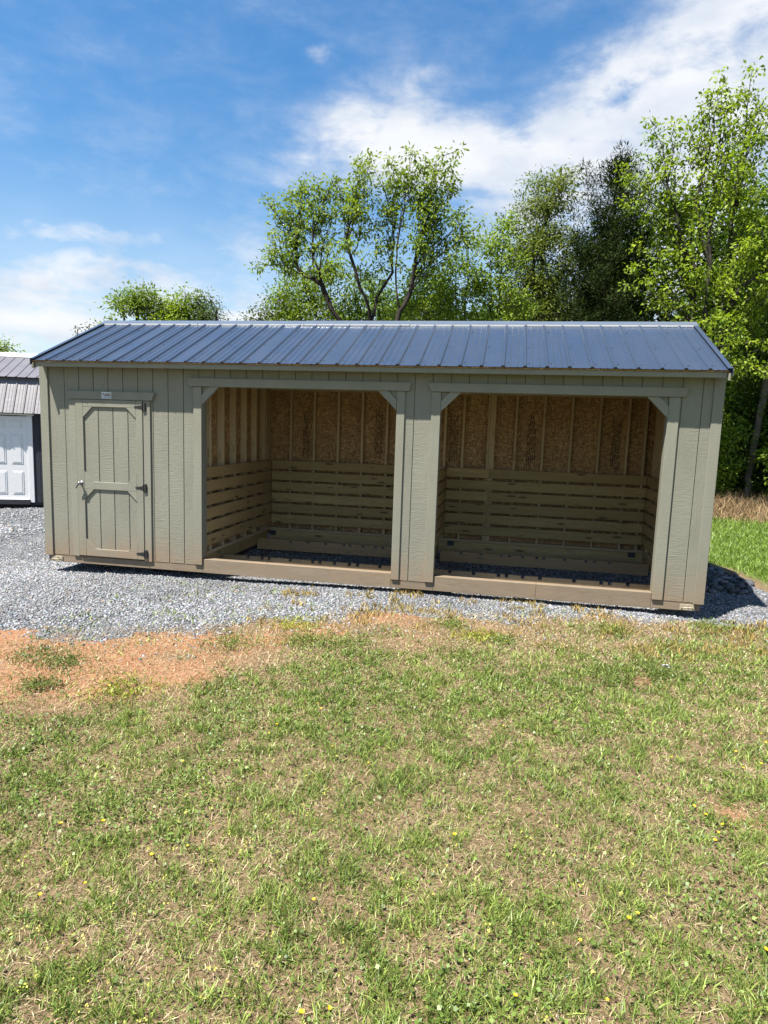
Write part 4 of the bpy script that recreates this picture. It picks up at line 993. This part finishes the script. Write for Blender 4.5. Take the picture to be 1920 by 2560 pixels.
    sapling('distant_tree', 'bright distant tree in the middle of the clump above the roof', -15.2, 30.6, [(-15.7, 8.9, 0.7, 0.55), (-14.9, 8.6, 0.8, 0.5), (-14.28, 9.2, 0.45, 0.75), (-15.2, 9.1, 0.35, 0.35), (-15.0, 7.6, 1.7, 0.9), (-15, 5.8, 1.8, 1.2)], LEAFY(44, 0.34, 0.2, (0.18, 0.30, 0.025), (0.42, 0.54, 0.05)), r=0.25, dens=34, stems=2)
    sapling('distant_tree', 'distant grey-green tree right of the middle of the clump', -13.3, 31, [(-13.3, 9.15, 0.55, 0.7), (-12.9, 8.6, 0.6, 0.5), (-13.8, 8.7, 0.5, 0.5), (-13.2, 7.8, 1.2, 0.9), (-13.2, 6.2, 1.4, 1.2)], LEAFY(40, 0.3, 0.18, (0.10, 0.16, 0.04), (0.22, 0.31, 0.08)), r=0.2, dens=34, stems=2)
    sapling('distant_tree', 'dark small distant tree at the right end of the clump', -12.0, 30, [(-11.95, 8.8, 0.6, 0.65), (-11.9, 7.8, 0.8, 0.7), (-12, 6.5, 0.9, 0.9)], LEAFY(24, 0.26, 0.18, (0.05, 0.09, 0.03), (0.12, 0.16, 0.055)), r=0.14, dens=24, stems=1)
    sapling('distant_tree', 'sparse treetop showing left of the roof slope', -14.0, 20, [(-14.08, 5.95, 0.22, 0.16), (-13.46, 6.1, 0.14, 0.2), (-13.9, 5.2, 0.5, 0.3)], LEAFY(10, 0.1, 0.12, (0.10, 0.10, 0.03), (0.2, 0.19, 0.06)), r=0.05, dens=50, stems=2)
    sapling('distant_tree', 'distant treetop at the left edge above the grey barn roof', -27.5, 30, [(-27.0, 6.15, 0.7, 0.3), (-28.2, 6.3, 0.9, 0.5), (-28, 5.2, 1.4, 0.7)], far, r=0.15, dens=30, stems=2)
build_trees()

# ------------------------------------------------------------------ gravel, grass, weeds
CUBE = np.array([(x, y, z) for z in (-1, 1) for y in (-1, 1) for x in (-1, 1)], float)
CF = np.array([(0, 2, 3, 1), (4, 5, 7, 6), (0, 1, 5, 4), (2, 6, 7, 3), (0, 4, 6, 2), (1, 3, 7, 5)])
OCT = np.array([(1, 0, 0), (-1, 0, 0), (0, 1, 0), (0, -1, 0), (0, 0, 1), (0, 0, -1)], float)*1.25
OF = np.array([(0, 2, 4), (2, 1, 4), (1, 3, 4), (3, 0, 4), (2, 0, 5), (1, 2, 5), (3, 1, 5), (0, 3, 5)])
def stones(name, pts, size, parent=None, sink=0.25, tone=(0.375, 0.386, 0.405), chips=False):
    base_v, base_f = (OCT, OF) if chips else (CUBE, CF)
    nv = len(base_v); n = len(pts); s = size*(0.5+1.0*rng.random(n)**2.2)
    V = base_v[None]*(1+0.55*(rng.random((n, nv, 3))-0.5))+(0.5*(rng.random((n, nv, 3))-0.5) if chips else 0)
    V = V*np.stack([0.62+0.3*rng.random(n), 0.5+0.3*rng.random(n), 0.28+0.3*rng.random(n)], -1)[:, None]*(s*0.6)[:, None, None]
    a = rng.random(n)*2*np.pi; t = rng.normal(size=n)*0.45; p = rng.normal(size=n)*0.45
    ca, sa, ct, st, cp, sp = np.cos(a), np.sin(a), np.cos(t), np.sin(t), np.cos(p), np.sin(p)
    R = np.zeros((n, 3, 3)); R[:, 0, 0] = ca*cp; R[:, 0, 1] = ca*sp*st-sa*ct; R[:, 0, 2] = ca*sp*ct+sa*st
    R[:, 1, 0] = sa*cp; R[:, 1, 1] = sa*sp*st+ca*ct; R[:, 1, 2] = sa*sp*ct-ca*st; R[:, 2, 0] = -sp; R[:, 2, 1] = cp*st; R[:, 2, 2] = cp*ct
    V = np.einsum('nij,nkj->nki', R, V)+pts[:, None]; V[:, :, 2] += (s*(0.3-sink))[:, None]
    g = 0.48+0.95*rng.random(n)**1.4; C = np.array(tone)[None]*g[:, None]*(1+0.10*rng.normal(size=(n, 3))*np.array([0.6, 0.2, 0.6]))
    C = C*(0.72+0.6*fbm(pts[:, 0], pts[:, 1], 0.8, 4, 66.0))[:, None]
    wn = rng.random(n) < 0.035; C[wn] = np.array([0.42, 0.34, 0.26])*(0.7+0.5*rng.random((wn.sum(), 1)))
    F = (np.arange(n)*nv)[:, None, None]+base_f[None]
    o = np_mesh(name, V.reshape(-1, 3), F.reshape(-1, base_f.shape[1]), np.full(n*len(base_f), base_f.shape[1]), np.repeat(np.clip(C, 0.02, 0.8), nv, 0), M['stone'], parent)
    return o
def scatter(n, x0, x1, y0, y1): return rng.uniform(x0, x1, n), rng.uniform(y0, y1, n)
def gravel_points():
    P = []
    for (x0, x1, y0, y1, dens) in ((-2.5, 10.2, -3.4, 0.6, 3450), (-2.5, 1.8, 0.6, 3.6, 900), (1.9, 9.8, 0.6, 3.2, 900), (-9, -2.5, -3.0, 3.6, 420), (-11, 1.5, 3.6, 9, 160)):
        x, y = scatter(int((x1-x0)*(y1-y0)*dens), x0, x1, y0, y1)
        k = (rng.random(len(x)) < gravel_mask(x, y)**1.5) & in_view(x, y)
        x, y = x[k], y[k]; P.append(np.stack([x, y, zg(x, y)], -1))
    x, y = scatter(12000, 0, 9.5, -3.8, 0.3); g = gravel_mask(x, y); k = (rng.random(len(x)) < 0.10+0.45*(fbm(x, y, 3, 3, 2)>0.5)) & (g < 0.5) & (y > np.interp(x, GX, GY)-0.9); P.append(np.stack([x[k], y[k], zg(x[k], y[k])], -1))
    return np.concatenate(P)
gp = gravel_points()
near = (gp[:, 1] < 3.6) & (gp[:, 0] > -2.5)
tag(stones('gravel', gp[near], 0.0275, chips=True), 'grey crushed stone gravel spread around the shed', 'gravel', kind='stuff')
tag(stones('gravel', gp[~near], 0.055, chips=True), 'grey crushed stone gravel in front of the charcoal barn', 'gravel', kind='stuff')
# rough stone bank in the shade of the right end
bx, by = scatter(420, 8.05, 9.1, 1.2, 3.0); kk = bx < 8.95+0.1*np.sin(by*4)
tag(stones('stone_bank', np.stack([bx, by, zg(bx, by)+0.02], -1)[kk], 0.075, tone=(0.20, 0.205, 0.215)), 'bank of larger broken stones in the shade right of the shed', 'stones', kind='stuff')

def blades(name, x, y, h, w, lean, colA, colB, mat, label, cat, z_off=0.0, parent=None, kind='stuff', curl=0.35):
    n = len(x); z = zg(x, y)+z_off; a = rng.random(n)*2*np.pi; la = rng.random(n)*2*np.pi
    h = h*(0.55+0.8*rng.random(n)); ln = np.clip(lean*(0.3+1.2*rng.random(n)), 0, 1.45)
    d = np.stack([np.cos(la)*np.sin(ln), np.sin(la)*np.sin(ln), np.cos(ln)], -1)
    l2 = np.clip(ln+curl*(0.3+rng.random(n)), 0, 1.75); d2 = np.stack([np.cos(la)*np.sin(l2), np.sin(la)*np.sin(l2), np.cos(l2)], -1)
    w = w*np.clip(np.hypot(x-CAMX, y-CAMY)/3.2, 1.0, 2.4) if h.mean() < 0.08 else w
    s = np.stack([np.cos(a), np.sin(a), np.zeros(n)], -1)*(w*(0.6+0.8*rng.random(n)))[:, None]*0.5
    b = np.stack([x, y, z], -1); m = b+d*(h*0.5)[:, None]; t = m+d2*(h*0.5)[:, None]
    V = np.stack([b-s, b+s, m+s*0.8, m-s*0.8, t], 1)
    i0 = (np.arange(n)*5)[:, None]
    loops = np.concatenate([i0+np.array([[0, 1, 2, 3]]), i0+np.array([[3, 2, 4]])], 1)
    totals = np.tile(np.array([4, 3]), n)
    g = np.clip(rng.random(n)**1.3*0.85+0.5*(fbm(x, y, 2.5, 3, 31)-0.25), 0, 1)[:, None]
    C = (np.array(colA)[None]*(1-g)+np.array(colB)[None]*g)*(0.55+0.9*rng.random((n, 1)))
    o = np_mesh(name, V.reshape(-1, 3), loops, totals, np.repeat(C, 5, 0), M[mat], parent)
    if label: tag(o, label, cat, kind=kind)
    return o
def build_grass():
    X, Y = scatter(760000, 1.6, 9.6, -6.1, -0.2)
    dist = np.hypot(X-CAMX, Y-CAMY)
    keep = in_view(X, Y) & (dist > 1.2) & (rng.random(len(X)) < np.clip(2.6/dist, 0.28, 1.0)**1.1)
    X, Y = X[keep], Y[keep]
    gm = grass_mask(X, Y)
    lush = fbm(X, Y, 1.5, 4, 40.0); tuft = fbm(X, Y, 13.0, 3, 50.0)
    pg = np.clip(gm+0.16*sstep(0.5, 0.62, fbm(X, Y, 5.0, 3, 12.0))+0.02, 0, 1)*np.clip(sstep(0.25, 0.50, lush)*0.28+0.70, 0, 1)*np.clip(0.42+0.5*sstep(0.3, 0.62, tuft), 0, 0.92)
    far_ = np.interp(X, HX, HY)-Y
    pg = pg*(0.66+0.34*sstep(0.0, 1.8, far_))*(0.84+0.34*sstep(0.36, 0.6, fbm(X, Y, 3.2, 3, 88.0)))
    g = rng.random(len(X)) < pg
    hx = 0.6+0.9*sstep(0.4, 0.7, tuft[g])
    blades('grass', X[g], Y[g], 0.042*hx, 0.0040, 0.78, (0.082, 0.168, 0.020), (0.46, 0.56, 0.13), 'grass', 'short patchy green lawn grass in front of the shed', 'grass')
    s = (~g) & (rng.random(len(X)) < 0.44+0.02*gm+0.25*sstep(0.5, 0.7, fbm(X, Y, 3, 3, 60))*(Y < np.interp(X, GX, GY)))
    s &= (Y < np.interp(X, GX, GY)+0.15) & (rng.random(len(X)) > 0.35*dirt_mask(X, Y))
    blades('dry_thatch', X[s], Y[s], 0.040, 0.0026, 1.25, (0.36, 0.26, 0.14), (0.80, 0.65, 0.42), 'straw', 'tan dead grass lying between the green blades', 'thatch', z_off=0.004)
    # the lawn goes on past both sides of the view, more thinly sown with broader blades
    x, y = scatter(110000, -2.5, 13.5, -9.5, 1.2)
    k = (~in_view(x, y)) & (rng.random(len(x)) < grass_mask(x, y)*0.75) & (gravel_mask(x, y) < 0.2); x, y = x[k], y[k]
    blades('lawn', x, y, 0.085, 0.009, 0.95, (0.082, 0.168, 0.020), (0.46, 0.56, 0.13), 'grass', 'patchy lawn grass continuing past both sides of the yard', 'lawn')
    # clover leaves: small round dark green leaflets in patches
    x, y = scatter(150000, 2.0, 9.2, -6.0, -1.0); cl = fbm(x, y, 1.9, 3, 77.0)
    k = (rng.random(len(x)) < (0.10+0.5*sstep(0.50, 0.64, cl))*grass_mask(x, y)) & in_view(x, y); x, y = x[k], y[k]
    V, C = leaf_arrays(np.stack([x, y, zg(x, y)+0.025], -1), 1, 0.008, 0.015, (0.075, 0.15, 0.022), (0.30, 0.42, 0.08), droop=0.0, flat=0.45, aspect=0.95)
    n = len(V); o = np_mesh('clover', V.reshape(-1, 3), np.arange(4*n).reshape(n, 4), np.full(n, 4), np.repeat(C, 4, 0), M['grass']); tag(o, 'low dark green clover patches in the lawn', 'clover', kind='stuff')
    # tiny hop clover heads
    x, y = scatter(1900, 3.6, 7.6, -6.0, -3.6); k = (rng.random(len(x)) < 0.55*sstep(0.45, 0.6, fbm(x, y, 2.2, 3, 91))*sstep(-4.0, -5.2, y)) & in_view(x, y); x, y = x[k], y[k]
    V, C = leaf_arrays(np.stack([x, y, zg(x, y)+0.05], -1), 5, 0.0025, 0.008, (0.62, 0.58, 0.12), (0.78, 0.72, 0.20), droop=0.0, flat=1.0, aspect=0.9)
    n = len(V); o = np_mesh('hop_clover', V.reshape(-1, 3), np.arange(4*n).reshape(n, 4), np.full(n, 4), np.repeat(C, 4, 0), M['straw']); tag(o, 'tiny pale yellow clover heads dotting the near lawn', 'flowers', kind='stuff')
    # greener lawn right of the shed
    x, y = scatter(85000, 8.4, 15.5, -0.3, 9.6); k = (rng.random(len(x)) < lawn_mask(x, y)*np.clip(0.4+fbm(x, y, 1.2, 3, 5), 0, 1)) & in_view(x, y); x, y = x[k], y[k]
    blades('lawn', x, y, 0.085, 0.010, 0.6, (0.16, 0.27, 0.03), (0.32, 0.44, 0.075), 'grass', 'bright green mown lawn right of the shed', 'lawn')
    # dry weeds along the wood
    x, y = scatter(26000, 9.0, 17.5, 8.6, 13.2); k = rng.random(len(x)) < np.clip(0.35+1.2*(fbm(x, y, 1.1, 3, 8)-0.3), 0, 1)*sstep(8.5, 9.6, y+0.8*(fbm(x, y, 0.8, 2, 2)-0.5)); x, y = x[k], y[k]
    blades('dry_weeds', x, y, 0.55*(0.35+0.65*sstep(9, 11, y)), 0.013, 0.55, (0.30, 0.19, 0.10), (0.52, 0.38, 0.22), 'straw', 'tall tan dry weeds along the edge of the wood', 'weeds', curl=0.6)
    # sprigs along the sill and in the gravel margin
    x, y = scatter(16000, 3.3, 9.2, -1.6, 0.05); c_ = fbm(x, y, 5, 3, 15); k = (rng.random(len(x)) < sstep(0.54, 0.66, c_)*0.8); x, y = x[k], y[k]
    blades('dry_sprigs', x, y, 0.065, 0.0045, 0.45, (0.38, 0.26, 0.07), (0.55, 0.42, 0.15), 'straw', 'ochre sprigs of dry grass sprouting in the gravel by the sill', 'weeds')
build_grass()

# individual weeds, flowers, litter
def weed(x, y, r, h, a, b, label, yellow=0):
    z = float(zg(x, y)); rt = root('weed_clump', label, 'weed', (x, y, z), 0, 'weed clumps in the lawn and clay')
    c = np.stack([rng.normal(size=150)*r*0.85, rng.normal(size=150)*r*0.75, 0.008+0.6*h*rng.random(150)], -1)+np.array([x, y, z])
    leaf_mesh('leaves', [leaf_arrays(c, 4, 0.012, 0.03, a, b, droop=-0.35, flat=0.9, aspect=0.24)], rt, 'grass')
    n = 40; px = x+rng.normal(size=n)*r*0.4; py = y+rng.normal(size=n)*r*0.35
    return rt
gA, gB = (0.15, 0.24, 0.04), (0.32, 0.41, 0.09); yA, yB = (0.30, 0.36, 0.03), (0.50, 0.54, 0.06); dA, dB = (0.11, 0.17, 0.04), (0.28, 0.35, 0.085)
for (x, y, r, h, a, b, l) in [(3.84, -1.57, .15, .05, yA, yB, 'lime yellow weed patch where the gravel meets the clay'), (3.13, -3.39, .15, .05, yA, yB, 'yellowish weed clump at the lower edge of the bare clay'),
    (5.55, -1.45, .14, .06, yA, yB, 'bright weed clump in front of the right stall, left of a smaller one'), (5.80, -1.47, .11, .06, gA, gB, 'small weed clump right beside a brighter yellow one'),
    (6.65, -2.14, .18, .07, dA, dB, 'dark green weed patch in the middle right lawn'), (7.09, -2.0, .16, .07, dA, dB, 'dark green weed clump just below the white scrap'), (5.45, -2.05, .17, .08, gA, gB, 'leafy green clump in the lawn before the centre post'),
    (5.28, -1.15, .12, .07, gA, gB, 'green tuft at the gravel edge left of the right stall'), (2.37, -3.0, .12, .05, dA, dB, 'dark flat weed on the red clay, right of another'), (2.1, -2.93, .15, .06, dA, dB, 'dark weed patch on the red clay near the left edge'),
    (3.47, -2.26, .14, .08, gA, gB, 'green grass tuft on the upper clay'), (4.02, -2.01, .13, .09, gA, gB, 'green tuft left of centre between clay and lawn'), (4.38, -1.93, .15, .08, gA, gB, 'green clump below the left stall opening'),
    (2.54, -3.45, .09, .07, dA, dB, 'spindly weed beside the lower bare clay patch'), (7.89, -0.41, .14, .08, gA, gB, 'green weed clump below the right corner of the shed'), (6.87, -0.84, .15, .07, gA, gB, 'green patch below the right post of the right stall')]:
    weed(x, y, r, h, a, b, l)

FLOWERS = [(3.77, -4.86), (3.95, -4.8), (4.41, -4.85), (4.29, -4.95), (4.12, -5.17), (3.99, -5.27), (5.07, -5.04), (5.25, -5.5), (5.18, -5.55), (5.35, -4.85), (5.59, -4.5), (6.79, -3.95), (6.83, -4.03), (6.81, -4.25), (6.85, -4.16), (6.35, -4.83), (6.31, -4.87), (6.79, -4.92), (6.11, -5.02), (5.86, -5.33), (6.17, -5.27), (6.9, -4.1), (4.54, -3.26), (4.59, -3.31), (4.39, -3.64), (4.37, -3.76), (4.81, -3.84), (4.86, -3.93), (5.05, -3.94), (4.04, -4.2), (3.02, -3.35), (6.11, -2.89), (5.81, -3.27), (6.19, -2.78), (6.63, -1.52), (6.67, -1.48), (5.83, -1.53), (8.04, -1.26), (7.47, -2.95), (7.46, -3.06), (7.22, -3.27), (7.19, -3.48), (7.31, -3.39), (6.8, -3.45), (6.41, -3.22), (7.0, -1.71)]
def flower_meshes():
    pet = MB()
    for i in range(5):
        a = i*2*math.pi/5; c, s = math.cos(a), math.sin(a); w = 0.0068
        pts = [(0.001, 0, 0.0), (0.007, -w, 0.004), (0.0135, -w*0.55, 0.0075), (0.0135, w*0.55, 0.0075), (0.007, w, 0.004)]
        pet.add([(x*c-y*s, x*s+y*c, z+0.052) for x, y, z in pts], [(0, 1, 2, 3, 4)])
    pet.tube([(0, 0, 0.052), (0, 0, 0.056)], 0.004, 6)
    st = MB().tube([(0, 0, 0), (0.003, 0.002, 0.03), (0, 0, 0.052)], 0.0012, 4)
    return pet, st
pet, st = flower_meshes(); stem_m = plain_material('flower_stem', (0.10, 0.17, 0.03), 0.6)
proto = None
for (x, y) in FLOWERS:
    z = float(zg(x, y)); rt = root('buttercup', 'small yellow buttercup flower standing in the lawn', 'flower', (x, y, z), rng.random()*6.28, 'buttercups in the lawn')
    s = rng.uniform(0.45, 0.75); rt.scale = (s, s, s); rt.rotation_euler[0] = rng.normal()*0.2
    if proto is None: proto = (pet.build('petals', M['petal'], rt), st.build('stem', stem_m, rt))
    else:
        for p in proto:
            c = p.copy(); col.objects.link(c); c.parent = rt
def litter():
    x, y = 7.148, -1.795; z = float(zg(x, y)); mb = MB(); r = random.Random(5); n = 5
    g = [[(-0.03+0.015*i+r.uniform(-.005, .005), -0.025+0.0125*j+r.uniform(-.005, .005), 0.03+r.uniform(-0.014, 0.02)) for i in range(n)] for j in range(n)]
    vs = [p for row in g for p in row]; fs = [(j*n+i, j*n+i+1, (j+1)*n+i+1, (j+1)*n+i) for j in range(n-1) for i in range(n-1)]
    o = mb.add(vs, fs).build('paper_scrap', M['paper']); o.location = (x, y, z); tag(o, 'crumpled white scrap of paper lying in the right part of the lawn', 'litter')
litter()
